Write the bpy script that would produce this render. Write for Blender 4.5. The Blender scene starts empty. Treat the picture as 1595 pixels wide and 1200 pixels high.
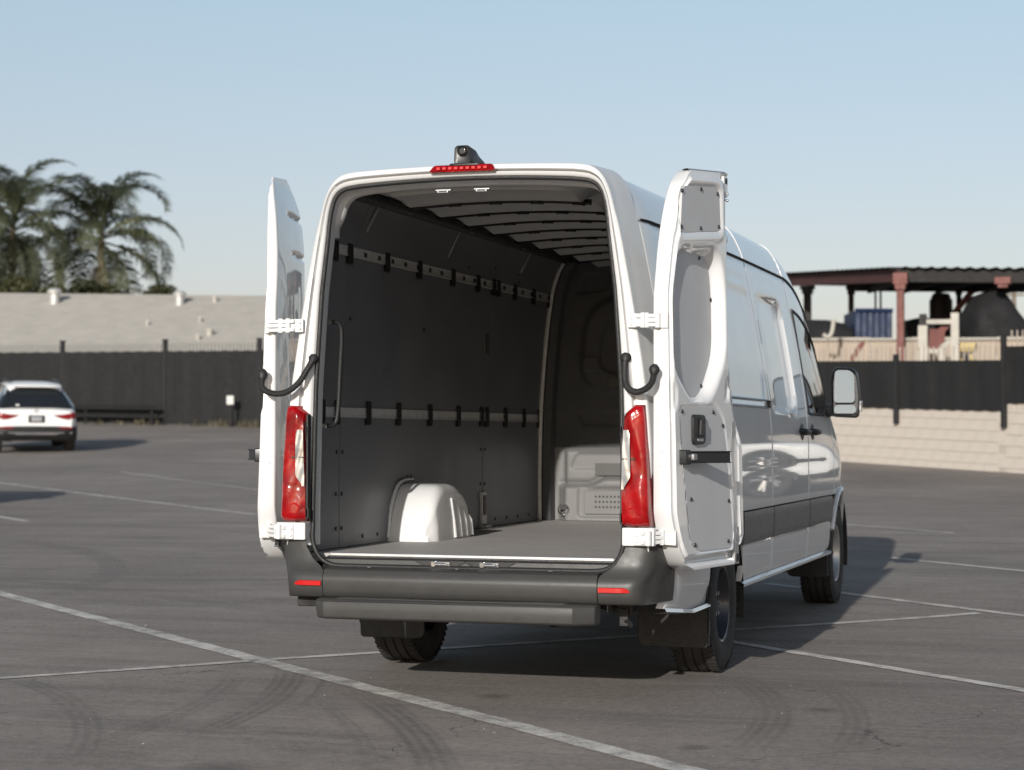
import bpy, bmesh, math, random
import numpy as np
from mathutils import Vector, Matrix, Quaternion

random.seed(7)
rng = np.random.default_rng(11)
R = math.radians
scene = bpy.context.scene
col = scene.collection

# ------------------------------------------------------------------ camera
CAM = Vector((3.1162, -9.2227, 1.288))
YAW, PITCH, ROLL, FPX, PW, PH = 0.3008, 0.0252, 0.0021, 3124.35, 1595.0, 1200.0
fw = Vector((-math.sin(YAW)*math.cos(PITCH), math.cos(YAW)*math.cos(PITCH), math.sin(PITCH)))
rt = fw.cross(Vector((0, 0, 1))).normalized()
up = rt.cross(fw)
rt2 = rt*math.cos(ROLL)+up*math.sin(ROLL)
up2 = up*math.cos(ROLL)-rt*math.sin(ROLL)
cd = bpy.data.cameras.new('camera')
cam = bpy.data.objects.new('camera', cd)
col.objects.link(cam)
cam.matrix_world = Matrix(((rt2.x, up2.x, -fw.x, CAM.x), (rt2.y, up2.y, -fw.y, CAM.y), (rt2.z, up2.z, -fw.z, CAM.z), (0, 0, 0, 1)))
cd.sensor_fit = 'HORIZONTAL'
cd.sensor_width = 36.0
cd.lens = FPX/PW*36.0
cd.clip_start = 0.1
cd.clip_end = 3000
cd.dof.use_dof = True
cd.dof.focus_distance = 10.1
cd.dof.aperture_fstop = 3.2
scene.camera = cam

# ------------------------------------------------------------------ daylight
SUN_EL, SUN_AZ = 17.0, 0.7          # low sun straight behind the van, a touch to its right
world = bpy.data.worlds.new('World')
scene.world = world
world.use_nodes = True
wn = world.node_tree
wn.nodes.clear()
wo = wn.nodes.new('ShaderNodeOutputWorld')
wb = wn.nodes.new('ShaderNodeBackground')
sk = wn.nodes.new('ShaderNodeTexSky')
sk.sky_type = 'NISHITA'
sk.sun_disc = False
sk.sun_elevation = R(SUN_EL)
sk.sun_rotation = R(180-SUN_AZ)
sk.air_density = 1.0
sk.dust_density = 1.2
sk.ozone_density = 1.5
sk.altitude = 50
SKY = 0.065
wb.inputs['Strength'].default_value = SKY
# pale haze layer that thins out with height, the same all round
tc = wn.nodes.new('ShaderNodeTexCoord'); sx = wn.nodes.new('ShaderNodeSeparateXYZ'); wn.links.new(tc.outputs['Generated'], sx.inputs[0])
def wmath(op, a, b):
    nd = wn.nodes.new('ShaderNodeMath'); nd.operation = op
    for i, v in enumerate((a, b)):
        if isinstance(v, (int, float)): nd.inputs[i].default_value = v
        else: wn.links.new(v, nd.inputs[i])
    return nd.outputs[0]
zz_ = wmath('MAXIMUM', sx.outputs[2], 0.0)
hmix = wn.nodes.new('ShaderNodeMix'); hmix.data_type = 'VECTOR'
wn.links.new(wmath('MINIMUM', wmath('DIVIDE', zz_, 0.21), 1.0), hmix.inputs[0])
hmix.inputs[4].default_value = (.235/SKY, .150/SKY, .175/SKY)     # greyer and warmer at the horizon
hmix.inputs[5].default_value = (.185/SKY, .222/SKY, .235/SKY)
hz = wmath('POWER', 2.71828, wmath('MULTIPLY', wmath('MAXIMUM', wmath('SUBTRACT', zz_, 0.21), 0.0), -3.5))
hc = wn.nodes.new('ShaderNodeVectorMath'); hc.operation = 'SCALE'
wn.links.new(hmix.outputs[1], hc.inputs[0])
wn.links.new(hz, hc.inputs['Scale'])
ad = wn.nodes.new('ShaderNodeVectorMath'); ad.operation = 'ADD'
hs = wn.nodes.new('ShaderNodeHueSaturation'); hs.inputs['Saturation'].default_value = .92
wn.links.new(sk.outputs[0], hs.inputs['Color'])
wn.links.new(hs.outputs[0], ad.inputs[0]); wn.links.new(hc.outputs[0], ad.inputs[1])
wn.links.new(ad.outputs[0], wb.inputs[0])
wn.links.new(wb.outputs[0], wo.inputs[0])
sl = bpy.data.lights.new('sun', 'SUN')
sl.energy = 3.8
sl.angle = R(0.5)
sl.color = (1.0, 0.96, 0.905)
sun = bpy.data.objects.new('sun', sl)
col.objects.link(sun)
sdir = Vector((-math.sin(R(SUN_AZ))*math.cos(R(SUN_EL)), math.cos(R(SUN_AZ))*math.cos(R(SUN_EL)), -math.sin(R(SUN_EL))))
sun.rotation_euler = sdir.to_track_quat('-Z', 'Y').to_euler()
sun.location = (3, -20, 12)
scene.view_settings.view_transform = 'Standard'
scene.view_settings.look = 'None'
scene.view_settings.exposure = 0.25
scene.view_settings.gamma = 1.0
scene.view_settings.use_curve_mapping = False

# ------------------------------------------------------------------ helpers
def tag(o, label=None, cat=None, group=None, kind=None):
    if label: o['label'] = label
    if cat: o['category'] = cat
    if group: o['group'] = group
    if kind: o['kind'] = kind
    return o

def empty(name, loc=(0, 0, 0), rz=0.0, parent=None):
    o = bpy.data.objects.new(name, None)
    col.objects.link(o)
    o.location = loc
    o.rotation_euler = (0, 0, rz)
    o.empty_display_size = 0.2
    if parent: o.parent = parent
    return o

def copy_tree(o, parent=None):
    c = o.copy()
    col.objects.link(c)
    c.parent = parent
    for ch in list(o.children):
        copy_tree(ch, c)
    return c

def ground_z(y):
    if y < 5: return 0.005*(y-1.63)
    return 0.005*(y-1.63)+0.016*(y-5)+0.0004*(y-5)**2

def spot(px, depth):
    """plan position on a sight line, at a depth in metres"""
    p = CAM+fw*depth+rt2*((px-PW/2)/FPX*depth)
    return p.x, p.y

def zat(py, depth):
    return CAM.z+depth*(math.sin(PITCH)+(PH/2-py)/FPX*math.cos(PITCH))

class MB:
    def __init__(s):
        s.v = []; s.f = []
    def add(s, vs, fs):
        n = len(s.v)
        s.v.extend([tuple(map(float, p)) for p in vs])
        s.f.extend([tuple(i+n for i in f) for f in fs])
        return s
    def box(s, c, d, rot=None):
        hx, hy, hz = d[0]/2, d[1]/2, d[2]/2
        vs = [Vector((x, y, z)) for x in (-hx, hx) for y in (-hy, hy) for z in (-hz, hz)]
        if rot is not None: vs = [rot @ v for v in vs]
        vs = [v+Vector(c) for v in vs]
        return s.add(vs, [(0, 1, 3, 2), (4, 6, 7, 5), (0, 4, 5, 1), (2, 3, 7, 6), (0, 2, 6, 4), (1, 5, 7, 3)])
    def grid(s, P, cu=False, cv=False, flip=False):
        nu, nv = len(P), len(P[0])
        vs = [p for r in P for p in r]
        fs = []
        for i in range(nu if cu else nu-1):
            for j in range(nv if cv else nv-1):
                a, b = i*nv+j, ((i+1) % nu)*nv+j
                c, d = ((i+1) % nu)*nv+(j+1) % nv, i*nv+(j+1) % nv
                fs.append((a, d, c, b) if flip else (a, b, c, d))
        return s.add(vs, fs)
    def tube(s, path, r, n=8, caps=True):
        path = [Vector(p) for p in path]
        m = len(path)
        rs = r if isinstance(r, (list, tuple)) else [r]*m
        rows = []
        t0 = (path[1]-path[0]).normalized()
        ref = Vector((0, 0, 1)) if abs(t0.z) < .9 else Vector((1, 0, 0))
        nrm = t0.cross(ref).normalized()
        for i in range(m):
            t = (path[min(i+1, m-1)]-path[max(i-1, 0)]).normalized()
            nrm = (nrm-t*nrm.dot(t)).normalized()
            b = t.cross(nrm)
            rows.append([path[i]+(nrm*math.cos(2*math.pi*k/n)+b*math.sin(2*math.pi*k/n))*rs[i] for k in range(n)])
        base = len(s.v)
        s.grid(rows, cv=True)
        if caps:
            s.f.append(tuple(base+k for k in range(n))[::-1])
            s.f.append(tuple(base+(m-1)*n+k for k in range(n)))
        return s
    def prism(s, poly, fn0, fn1):
        """poly of 2-D points, fn0/fn1 turn one into the 3-D point on either face"""
        n = len(poly)
        vs = [fn0(*p) for p in poly]+[fn1(*p) for p in poly]
        fs = [tuple(range(n))[::-1], tuple(range(n, 2*n))]
        fs += [(i, (i+1) % n, n+(i+1) % n, n+i) for i in range(n)]
        return s.add(vs, fs)
    def lathe(s, prof, c, axis='x', n=32):
        rows = []
        for a, r in prof:
            row = []
            for k in range(n):
                t = 2*math.pi*k/n
                if axis == 'x': p = (a, r*math.cos(t), r*math.sin(t))
                elif axis == 'y': p = (r*math.sin(t), a, r*math.cos(t))
                else: p = (r*math.cos(t), r*math.sin(t), a)
                row.append((p[0]+c[0], p[1]+c[1], p[2]+c[2]))
            rows.append(row)
        return s.grid(rows, cv=True)
    def build(s, name, mat, parent=None, smooth=35, bevel=0, seg=2, loc=None):
        me = bpy.data.meshes.new(name)
        me.from_pydata(s.v, [], s.f)
        bm = bmesh.new(); bm.from_mesh(me)
        bmesh.ops.remove_doubles(bm, verts=bm.verts, dist=1e-5)
        bmesh.ops.recalc_face_normals(bm, faces=bm.faces)
        bm.to_mesh(me); bm.free()
        if smooth:
            me.polygons.foreach_set('use_smooth', [True]*len(me.polygons))
            me.set_sharp_from_angle(angle=R(smooth))
        me.materials.append(mat)
        o = bpy.data.objects.new(name, me)
        col.objects.link(o)
        if parent: o.parent = parent
        if loc: o.location = loc
        if bevel:
            b = o.modifiers.new('bevel', 'BEVEL')
            b.width = bevel; b.segments = seg; b.limit_method = 'ANGLE'; b.angle_limit = R(40)
            b.harden_normals = False
        return o

def share(src, name, parent, loc=(0, 0, 0), rot=(0, 0, 0), sc=(1, 1, 1)):
    o = bpy.data.objects.new(name, src.data)
    col.objects.link(o)
    o.parent = parent
    o.location = loc; o.rotation_euler = rot; o.scale = sc
    for m in src.modifiers:
        n = o.modifiers.new(m.name, m.type)
        if m.type == 'BEVEL':
            n.width = m.width; n.segments = m.segments; n.limit_method = m.limit_method; n.angle_limit = m.angle_limit
    return o

def interp(x, xs, ys): return float(np.interp(x, xs, ys))
def sstep(a, b, x):
    t = np.clip((x-a)/(b-a), 0, 1)
    return t*t*(3-2*t)

def rpoly(pts, r, n=5):
    """polygon with rounded corners"""
    out = []
    m = len(pts)
    for i in range(m):
        p = np.array(pts[i], float)
        a = np.array(pts[i-1], float)-p
        b = np.array(pts[(i+1) % m], float)-p
        la, lb = np.linalg.norm(a), np.linalg.norm(b)
        rr = r[i] if isinstance(r, (list, tuple)) else r
        d = min(rr, la*.49, lb*.49)
        p0, p1 = p+a/la*d, p+b/lb*d
        for k in range(n+1):
            t = k/n
            q = (1-t)**2*p0+2*t*(1-t)*p+t*t*p1
            out.append((q[0], q[1]))
    return out

def sdf_poly(px, pz, poly):
    """signed distance (negative inside), numpy arrays"""
    px = np.asarray(px, float); pz = np.asarray(pz, float)
    d = np.full(px.shape, 1e9); ins = np.zeros(px.shape, bool)
    n = len(poly)
    for i in range(n):
        ax, ay = poly[i]; bx, by = poly[(i+1) % n]
        ex, ey = bx-ax, by-ay
        wx, wy = px-ax, pz-ay
        t = np.clip((wx*ex+wy*ey)/(ex*ex+ey*ey+1e-12), 0, 1)
        d = np.minimum(d, (wx-ex*t)**2+(wy-ey*t)**2)
        c = ((ay > pz) != (by > pz)) & (px < (bx-ax)*(pz-ay)/(by-ay+1e-12)+ax)
        ins ^= c
    d = np.sqrt(d)
    return np.where(ins, -d, d)

def resample(pts, n):
    pts = np.array(pts, float)
    s = np.r_[0, np.cumsum(np.linalg.norm(np.diff(pts, axis=0), axis=1))]
    t = np.linspace(0, s[-1], n)
    return np.stack([np.interp(t, s, pts[:, k]) for k in range(pts.shape[1])], 1)

def smooth_path(pts, n=40):
    """catmull-rom through the points"""
    P = [Vector(p) for p in pts]
    P = [P[0]*2-P[1]]+P+[P[-1]*2-P[-2]]
    out = []
    segs = len(P)-3
    for i in range(segs):
        a, b, c, d = P[i:i+4]
        k = max(2, n//segs)
        for j in range(k):
            t = j/k
            out.append(0.5*((2*b)+(c-a)*t+(2*a-5*b+4*c-d)*t*t+(3*b-a-3*c+d)*t**3))
    out.append(P[-2])
    return out

# ------------------------------------------------------------------ materials
class NT:
    def __init__(s, name):
        s.m = bpy.data.materials.new(name); s.m.use_nodes = True
        s.t = s.m.node_tree; s.t.nodes.clear()
        s.out = s.n('ShaderNodeOutputMaterial'); s.b = s.n('ShaderNodeBsdfPrincipled')
        s.l(s.b.outputs[0], s.out.inputs[0])
    def n(s, ty, **kw):
        nd = s.t.nodes.new(ty)
        for k, v in kw.items(): setattr(nd, k, v)
        return nd
    def l(s, a, b): s.t.links.new(a, b)
    def put(s, sock, v):
        if isinstance(v, (int, float, tuple, list)): sock.default_value = v
        else: s.l(v, sock)
    def math(s, op, a, b=None, c=None, clamp=False):
        nd = s.n('ShaderNodeMath', operation=op, use_clamp=clamp)
        s.put(nd.inputs[0], a)
        if b is not None: s.put(nd.inputs[1], b)
        if c is not None: s.put(nd.inputs[2], c)
        return nd.outputs[0]
    def noise(s, vec, scale, detail=4, rough=.55, dist=0):
        nd = s.n('ShaderNodeTexNoise')
        if vec is not None: s.l(vec, nd.inputs['Vector'])
        nd.inputs['Scale'].default_value = scale; nd.inputs['Detail'].default_value = detail
        nd.inputs['Roughness'].default_value = rough; nd.inputs['Distortion'].default_value = dist
        return nd.outputs['Fac']
    def ramp(s, fac, lo, hi, a=0., b=1.):
        nd = s.n('ShaderNodeMapRange', clamp=True)
        s.put(nd.inputs[0], fac)
        nd.inputs[1].default_value = lo; nd.inputs[2].default_value = hi
        nd.inputs[3].default_value = a; nd.inputs[4].default_value = b
        return nd.outputs[0]
    def mix(s, fac, a, b):
        nd = s.n('ShaderNodeMix', data_type='RGBA')
        s.put(nd.inputs[0], fac); s.put(nd.inputs[6], a); s.put(nd.inputs[7], b)
        return nd.outputs[2]
    def obj(s): return s.n('ShaderNodeTexCoord').outputs['Object']
    def pos(s): return s.n('ShaderNodeNewGeometry').outputs['Position']
    def bump(s, h, strength=.3, dist=.01):
        nd = s.n('ShaderNodeBump'); nd.inputs['Strength'].default_value = strength; nd.inputs['Distance'].default_value = dist
        s.l(h, nd.inputs['Height']); s.l(nd.outputs[0], s.b.inputs['Normal'])
    def set(s, **kw):
        for k, v in kw.items(): s.put(s.b.inputs[k.replace('_', ' ')], v)
        return s

def rgb(r, g=None, b=None, a=1.0):
    if g is None: g = b = r
    return (r, g, b, a)

def simple(name, c, rough=.5, metal=0., coat=0., var=.12, vscale=6., rvar=.12, bump=0., bscale=60., spec=.5, coat_rough=.03):
    t = NT(name)
    p = t.obj()
    nz = t.noise(p, vscale, 5)
    f = t.ramp(nz, .25, .75)
    lo = rgb(*[max(0, x*(1-var)) for x in c]); hi = rgb(*[min(1, x*(1+var)) for x in c])
    t.set(Base_Color=t.mix(f, lo, hi), Metallic=metal)
    nz2 = t.noise(p, vscale*3.1, 4)
    t.l(t.ramp(nz2, .3, .7, max(0.02, rough-rvar), min(1, rough+rvar)), t.b.inputs['Roughness'])
    t.b.inputs['Coat Weight'].default_value = coat
    t.b.inputs['Coat Roughness'].default_value = coat_rough
    t.b.inputs['Specular IOR Level'].default_value = spec
    if bump:
        t.bump(t.noise(p, bscale, 3), bump, .004)
    return t.m

M = {}
M['paint'] = simple('white_paint', (.73, .73, .73), .38, 0, .9, .02, 2, .05, coat_rough=.015)
for n_ in M['paint'].node_tree.nodes:
    if n_.type == 'BSDF_PRINCIPLED': n_.inputs['Coat IOR'].default_value = 1.7
M['frame_paint'] = simple('white_jamb_paint', (.66, .66, .655), .42, 0, .5, .03, 3, .08)
M['seam'] = simple('dark_gap', (.005, .005, .005), .8)
M['clad'] = simple('grey_cladding_plastic', (.13, .126, .121), .42, 0, 0, .08, 9, .07, .12, 350, spec=.4)
M['bump'] = simple('grey_bumper_plastic', (.044, .043, .041), .42, 0, 0, .07, 7, .06, .10, 350, spec=.4)
M['clad_dark'] = simple('dark_sill_plastic', (.030, .029, .028), .42, 0, 0, .1, 9, .07, .1, 300)
M['black'] = simple('black_plastic', (.015, .015, .016), .42, 0, 0, .2, 10, .1, .1, 200)
M['rubber'] = simple('black_rubber', (.016, .016, .016), .6, 0, 0, .2, 20, .12)
M['under'] = simple('underbody_black', (.018, .017, .016), .75, 0, 0, .4, 9, .15, .2, 60)
M['chrome'] = simple('chrome', (.75, .75, .76), .14, 1., 0, .05, 5, .05)
M['alu'] = simple('aluminium_edge', (.75, .75, .75), .34, .9, 0, .03, 3, .03)
M['galv'] = simple('galvanised_steel', (.42, .42, .43), .42, .75, 0, .15, 30, .1)
M['glass'] = simple('dark_tinted_glass', (.012, .014, .016), .04, 0, .3, .1, 3, .02, spec=.8)
M['mirror'] = simple('mirror_glass', (.36, .39, .42), .03, 1., 0, .02, 3, .01)

def lens_red():
    t = NT('red_lamp_lens')
    p = t.obj()
    w = t.noise(p, 9, 2, .5, .6)
    f = t.ramp(w, .35, .65)
    t.set(Base_Color=t.mix(f, rgb(.16, .001, .002), rgb(.32, .002, .004)), Roughness=.2, Specular_IOR_Level=.3)
    t.b.inputs['Coat Weight'].default_value = .45
    t.b.inputs['Coat Roughness'].default_value = .02
    t.b.inputs['Subsurface Weight'].default_value = 0.0
    t.bump(w, .35, .03)
    return t.m
M['red'] = lens_red()
M['reflector'] = simple('red_reflector', (.50, .008, .008), .22, 0, 1., .08, 200, .05)
def lens_clear():
    t = NT('clear_lamp_lens')
    p = t.obj()
    w = t.noise(p, 10, 2, .4, .5)
    t.set(Base_Color=t.mix(t.ramp(w, .35, .65), rgb(.30), rgb(.68)), Roughness=.16, Metallic=.5)
    t.b.inputs['Coat Weight'].default_value = 1.0
    t.bump(w, .18, .03)
    return t.m
M['clear'] = lens_clear()

def wall_board():
    t = NT('dark_grey_wall_board')
    p = t.obj()
    a = t.noise(p, 3.0, 6, .6)
    b = t.noise(p, 160, 2)
    t.set(Base_Color=t.mix(t.ramp(a, .3, .7), rgb(.125, .129, .140), rgb(.155, .159, .169)), Roughness=.5)
    t.l(t.ramp(a, .3, .7, .36, .48), t.b.inputs['Roughness'])
    t.bump(b, .10, .002)
    return t.m
M['board'] = wall_board()
M['door_board'] = simple('grey_door_board', (.50, .50, .505), .5, 0, 0, .05, 3, .06, .08, 180)
M['partition'] = simple('grey_bulkhead_plastic', (.155, .152, .149), .55, 0, 0, .06, 4, .06, .12, 260)
M['vinyl'] = simple('dark_badge', (.075, .073, .070), .6, 0, 0, .1, 60, .05)

def floor_mat():
    t = NT('van_floor_vinyl')
    p = t.obj()
    a = t.noise(p, 2.2, 7, .62)
    b = t.noise(p, 70, 3, .7)
    c = t.mix(t.ramp(a, .3, .7), rgb(.37, .35, .335), rgb(.45, .43, .415))
    c = t.mix(t.ramp(b, .45, .75, 0, .5), c, rgb(.28, .265, .255))
    t.set(Base_Color=c, Roughness=.62)
    t.bump(b, .25, .003)
    return t.m
M['floor'] = floor_mat()
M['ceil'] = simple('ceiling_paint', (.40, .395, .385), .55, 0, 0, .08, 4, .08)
M['rail'] = simple('load_rail_steel', (.55, .55, .54), .5, .2, 0, .12, 25, .1)

M['bulk_dark'] = simple('bulkhead_painted_shade', (.060, .061, .064), .8, 0, 0, .1, 6, .06, .2, 200)  # darker tone paints in the shade on the bulkhead above the sunlit part
M['ceil_shade'] = simple('ceiling_recess_shade', (.07, .068, .066), .7, 0, 0, .1, 4)  # shadow between the bows is put into this dark sheet colour

def tyre_mat():
    t = NT('tyre_rubber')
    p = t.obj()
    a = t.noise(p, 8, 5, .6)
    t.set(Base_Color=t.mix(t.ramp(a, .35, .7), rgb(.020, .019, .018), rgb(.040, .037, .034)), Roughness=.75)
    t.bump(t.noise(p, 90, 3), .15, .004)
    return t.m
M['tyre'] = tyre_mat()
M['rim_dark'] = simple('dark_painted_rim', (.035, .035, .04), .3, .3, .3, .1, 6, .08)
M['rim'] = simple('silver_rim', (.50, .49, .48), .35, .7, .3, .08, 8, .08)
# ================================================================== ground
def asphalt():
    t = NT('worn_asphalt')
    p = t.pos()
    sep = t.n('ShaderNodeSeparateXYZ'); t.l(p, sep.inputs[0])
    X, Y = sep.outputs[0], sep.outputs[1]
    big = t.noise(p, .22, 6, .6, .4)
    mid = t.noise(p, 1.3, 7, .65, .3)
    fine = t.noise(p, 95, 3, .7)
    # streaks of rolled-in dirt, stretched along the bays
    mp = t.n('ShaderNodeMapping'); t.l(p, mp.inputs[0]); mp.inputs['Rotation'].default_value = (0, 0, R(-18)); mp.inputs['Scale'].default_value = (.35, 2.6, 1)
    streak = t.noise(mp.outputs[0], 1.0, 6, .65, .5)
    mp2 = t.n('ShaderNodeMapping'); t.l(p, mp2.inputs[0]); mp2.inputs['Rotation'].default_value = (0, 0, R(48)); mp2.inputs['Scale'].default_value = (.5, 7, 1)
    scuff = t.noise(mp2.outputs[0], 1.2, 6, .7, .8)
    c = t.mix(t.ramp(big, .3, .7), rgb(.080, .076, .073), rgb(.170, .161, .152))
    c = t.mix(t.ramp(mid, .38, .70, 0, .7), c, rgb(.092, .087, .083))
    c = t.mix(t.ramp(streak, .47, .68, 0, .65), c, rgb(.062, .060, .059))
    c = t.mix(t.ramp(scuff, .52, .72, 0, .45), c, rgb(.178, .169, .160))
    c = t.mix(t.ramp(fine, .52, .74, 0, .55), c, rgb(.22, .21, .20))
    c = t.mix(t.ramp(fine, .44, .24, 0, .65), c, rgb(.04, .039, .037))
    grain = t.noise(p, 26, 5, .75)
    c = t.mix(t.ramp(grain, .48, .70, 0, .5), c, rgb(.055, .052, .049))
    c = t.mix(t.ramp(grain, .46, .30, 0, .35), c, rgb(.20, .19, .18))
    # tyre arcs: worn rubber bands round given turning centres
    wob = t.math('MULTIPLY', t.math('SUBTRACT', t.noise(p, .9, 3), .5), .06)
    patch = t.ramp(t.noise(p, .8, 4, .6), .36, .58)
    lines = t.ramp(t.noise(p, 34, 2), .3, .7, .4, 1)
    dark = None
    for cx, cy, r, w, k, (ax, ay, al) in ARCS:
        dx = t.math('SUBTRACT', X, cx); dy = t.math('SUBTRACT', Y, cy)
        d = t.math('SQRT', t.math('ADD', t.math('MULTIPLY', dx, dx), t.math('MULTIPLY', dy, dy)))
        e = t.math('ABSOLUTE', t.math('SUBTRACT', t.math('ADD', d, wob), r))
        band = t.ramp(e, w*.5, w*.35)
        ex = t.math('SUBTRACT', X, ax); ey = t.math('SUBTRACT', Y, ay)
        dd = t.math('SQRT', t.math('ADD', t.math('MULTIPLY', ex, ex), t.math('MULTIPLY', ey, ey)))
        tread = t.ramp(t.math('SINE', t.math('MULTIPLY', d, 2*math.pi/.052)), -.6, .5, .45, 1)
        m = t.math('MULTIPLY', t.math('MULTIPLY', t.math('MULTIPLY', band, tread), t.ramp(dd, al, al*.45)), k)
        dark = m if dark is None else t.math('MAXIMUM', dark, m)
    dark = t.math('MULTIPLY', t.math('MULTIPLY', dark, lines), t.math('ADD', t.math('MULTIPLY', patch, .6), .4))
    c = t.mix(dark, c, rgb(.052, .050, .048))
    # oil drips
    spotm = None
    for cx, cy, r in SPOTS:
        ex = t.math('SUBTRACT', X, cx); ey = t.math('SUBTRACT', Y, cy)
        dd = t.math('ADD', t.math('SQRT', t.math('ADD', t.math('MULTIPLY', ex, ex), t.math('MULTIPLY', ey, ey))), t.math('MULTIPLY', t.math('SUBTRACT', t.noise(p, 7, 3), .5), .12))
        m = t.ramp(dd, r*1.1, r*.1, 0, .6)
        spotm = m if spotm is None else t.math('MAXIMUM', spotm, m)
    c = t.mix(spotm, c, rgb(.030, .029, .028))
    # cracks
    wn_ = t.n('ShaderNodeTexNoise'); t.l(p, wn_.inputs['Vector']); wn_.inputs['Scale'].default_value = 1.6; wn_.inputs['Detail'].default_value = 6
    vm = t.n('ShaderNodeVectorMath', operation='MULTIPLY_ADD'); t.l(wn_.outputs['Color'], vm.inputs[0]); vm.inputs[1].default_value = (.9, .9, 0); t.l(p, vm.inputs[2])
    vo = t.n('ShaderNodeTexVoronoi', feature='DISTANCE_TO_EDGE'); t.l(vm.outputs[0], vo.inputs['Vector']); vo.inputs['Scale'].default_value = .30
    cr_ = t.ramp(vo.outputs['Distance'], .0013, .0003)
    cr_ = t.math('MULTIPLY', cr_, t.ramp(t.noise(p, .55, 4), .46, .56))
    c = t.mix(t.math('MULTIPLY', cr_, .7), c, rgb(.025, .024, .023))
    gm = t.n('ShaderNodeVectorMath', operation='MULTIPLY'); t.l(c, gm.inputs[0]); gm.inputs[1].default_value = (2.02, 1.87, 1.76)
    t.set(Base_Color=gm.outputs[0])
    t.l(t.ramp(mid, .3, .7, .72, .92), t.b.inputs['Roughness'])
    t.b.inputs['Specular IOR Level'].default_value = .35
    h = t.math('SUBTRACT', t.math('ADD', t.math('MULTIPLY', fine, .5), t.math('MULTIPLY', t.noise(p, 260, 2), .4)), t.math('MULTIPLY', cr_, 1.5))
    t.bump(h, .32, .006)
    return t.m
# x, y, radius, width, strength, (where it shows: x, y, reach)
ARCS = [(-6.82, -1.47, 6.03, .20, .85, (-1.0, -.05, 1.5)), (-6.82, -1.47, 5.72, .16, .55, (-1.15, -.5, 1.5)), (-6.82, -1.47, 6.22, .05, .7, (-.9, .3, 1.0)),
        (-5.72, -3.75, 5.06, .18, .8, (-1.75, -.7, 1.7)), (-8.09, -5.29, 9.28, .22, .8, (.1, -.8, 1.5)), (-8.09, -5.29, 9.02, .10, .5, (0, -.9, 1.4)),
        (-2.95, -.67, 4.53, .22, .65, (1.4, .3, 1.6)), (-2.95, -.67, 4.90, .16, .5, (1.8, .2, 1.6)), (3.6, -4.0, 5.6, .24, .5, (2.6, 1.2, 2.6)),
        (-6, 14, 8.6, .25, .7, (-3.4, 5.6, 4)), (-7, 16, 9.9, .2, .7, (-4.5, 6.2, 5)), (-12, -8, 15.2, .25, .5, (-5.0, 5.6, 4)),
        (9, 16, 9.8, .28, .5, (3.5, 7.4, 5)), (-12, 4, 7, .3, .5, (-6, 8, 5))]
SPOTS = [(.07, .30, .10), (1.70, .30, .10), (1.36, -.96, .09), (.72, -1.05, .03), (1.55, 1.0, .04), (-.33, -2.0, .16), (2.0, -.3, .05), (.21, -1.58, .04), (-4.2, 3.6, .07), (3.3, 4.1, .08), (2.9, 6.9, .07)]

M['asphalt'] = asphalt()
ys = np.r_[np.linspace(-60, -8, 14), np.linspace(-7, 60, 135), np.linspace(62, 120, 30), np.array([140, 180, 240, 320, 420, 560, 800, 1200])]
zmax = ground_z(60)
def gz(y): return ground_z(y) if y < 60 else zmax+.03*(y-60)*max(0, 1-(y-60)/140) if y < 130 else zmax+.03*70*.5
mb = MB()
xs = [-900, -400, -200, -120, -80, -50, -30, -20, -10, 0, 10, 20, 30, 50, 80, 120, 200, 400, 900]
mb.grid([[(x, y, gz(y)) for x in xs] for y in ys])
g = mb.build('ground', M['asphalt'], smooth=60)
tag(g, 'grey worn asphalt of the parking lot with faint tyre arcs and cracks', None, kind='structure')

def line_paint():
    t = NT('worn_line_paint')
    p = t.pos()
    a = t.noise(p, 5.5, 7, .75, .4); b = t.noise(p, 60, 4, .7); d = t.noise(p, .7, 3)
    wear = t.math('ADD', t.math('MULTIPLY', a, .62), t.math('ADD', t.math('MULTIPLY', b, .28), t.math('MULTIPLY', d, .25)))
    c = t.mix(t.ramp(wear, .51, .68), rgb(.66, .625, .575), rgb(.25, .235, .22))
    t.set(Base_Color=c, Roughness=.8)
    t.bump(b, .3, .004)
    return t.m
M['line'] = line_paint()
def ground_line(name, p0, p1, w, label, dz=.004):
    p0, p1 = np.array(p0, float), np.array(p1, float)
    d = p1-p0; L = np.linalg.norm(d); d /= L; nrm = np.array([-d[1], d[0]])
    n = max(8, int(L/.12))
    mb = MB(); rows = []
    for k in range(n+1):
        c = p0+d*L*k/n
        row = []
        for q in (-1, 0, 1):
            e = c+nrm*q*(w/2+random.uniform(-.006, .006)*abs(q))
            row.append((e[0], e[1], gz(e[1])+dz))
        rows.append(row)
    mb.grid(rows)
    o = mb.build(name, M['line'], smooth=0)
    tag(o, label, None, kind='structure')
# bay lines, about 2.75 m apart, and the line they meet
DIRX, DIRY = .745, -.667
ground_line('bay_line', (-8.5, 7.62), (3.6, -3.50), .128, 'long pale bay line that runs right across the front of the lot')
ground_line('bay_line', (-2.95, -.20), (-1.66, 1.335), .085, 'thin pale line left of the crossing in the front of the lot')
ground_line('bay_line', (-1.62, 1.40), (2.05, 5.47), .09, 'thin pale line that runs under the van and out on its shaded side')
ground_line('bay_line', (.20, 3.62), (6.5, -2.50), .095, 'pale bay line from behind the right rear wheel to the right edge')
ground_line('bay_line', (.2, 7.28), (5.2, 2.88), .095, 'pale bay line just beyond the right front wheel')
ground_line('bay_line', (.9, 10.06), (5, 6.55), .085, 'pale bay line beyond the shadow of the side mirror')
ground_line('bay_line', (-18.5, 23.6), (-7.0, 13.98), .09, 'far bay line that leads out of the shadow at the left edge')
ground_line('bay_line', (-15.2, 24.8), (-9.4, 19.2), .055, 'faint far bay line between the white car and the van')
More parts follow.
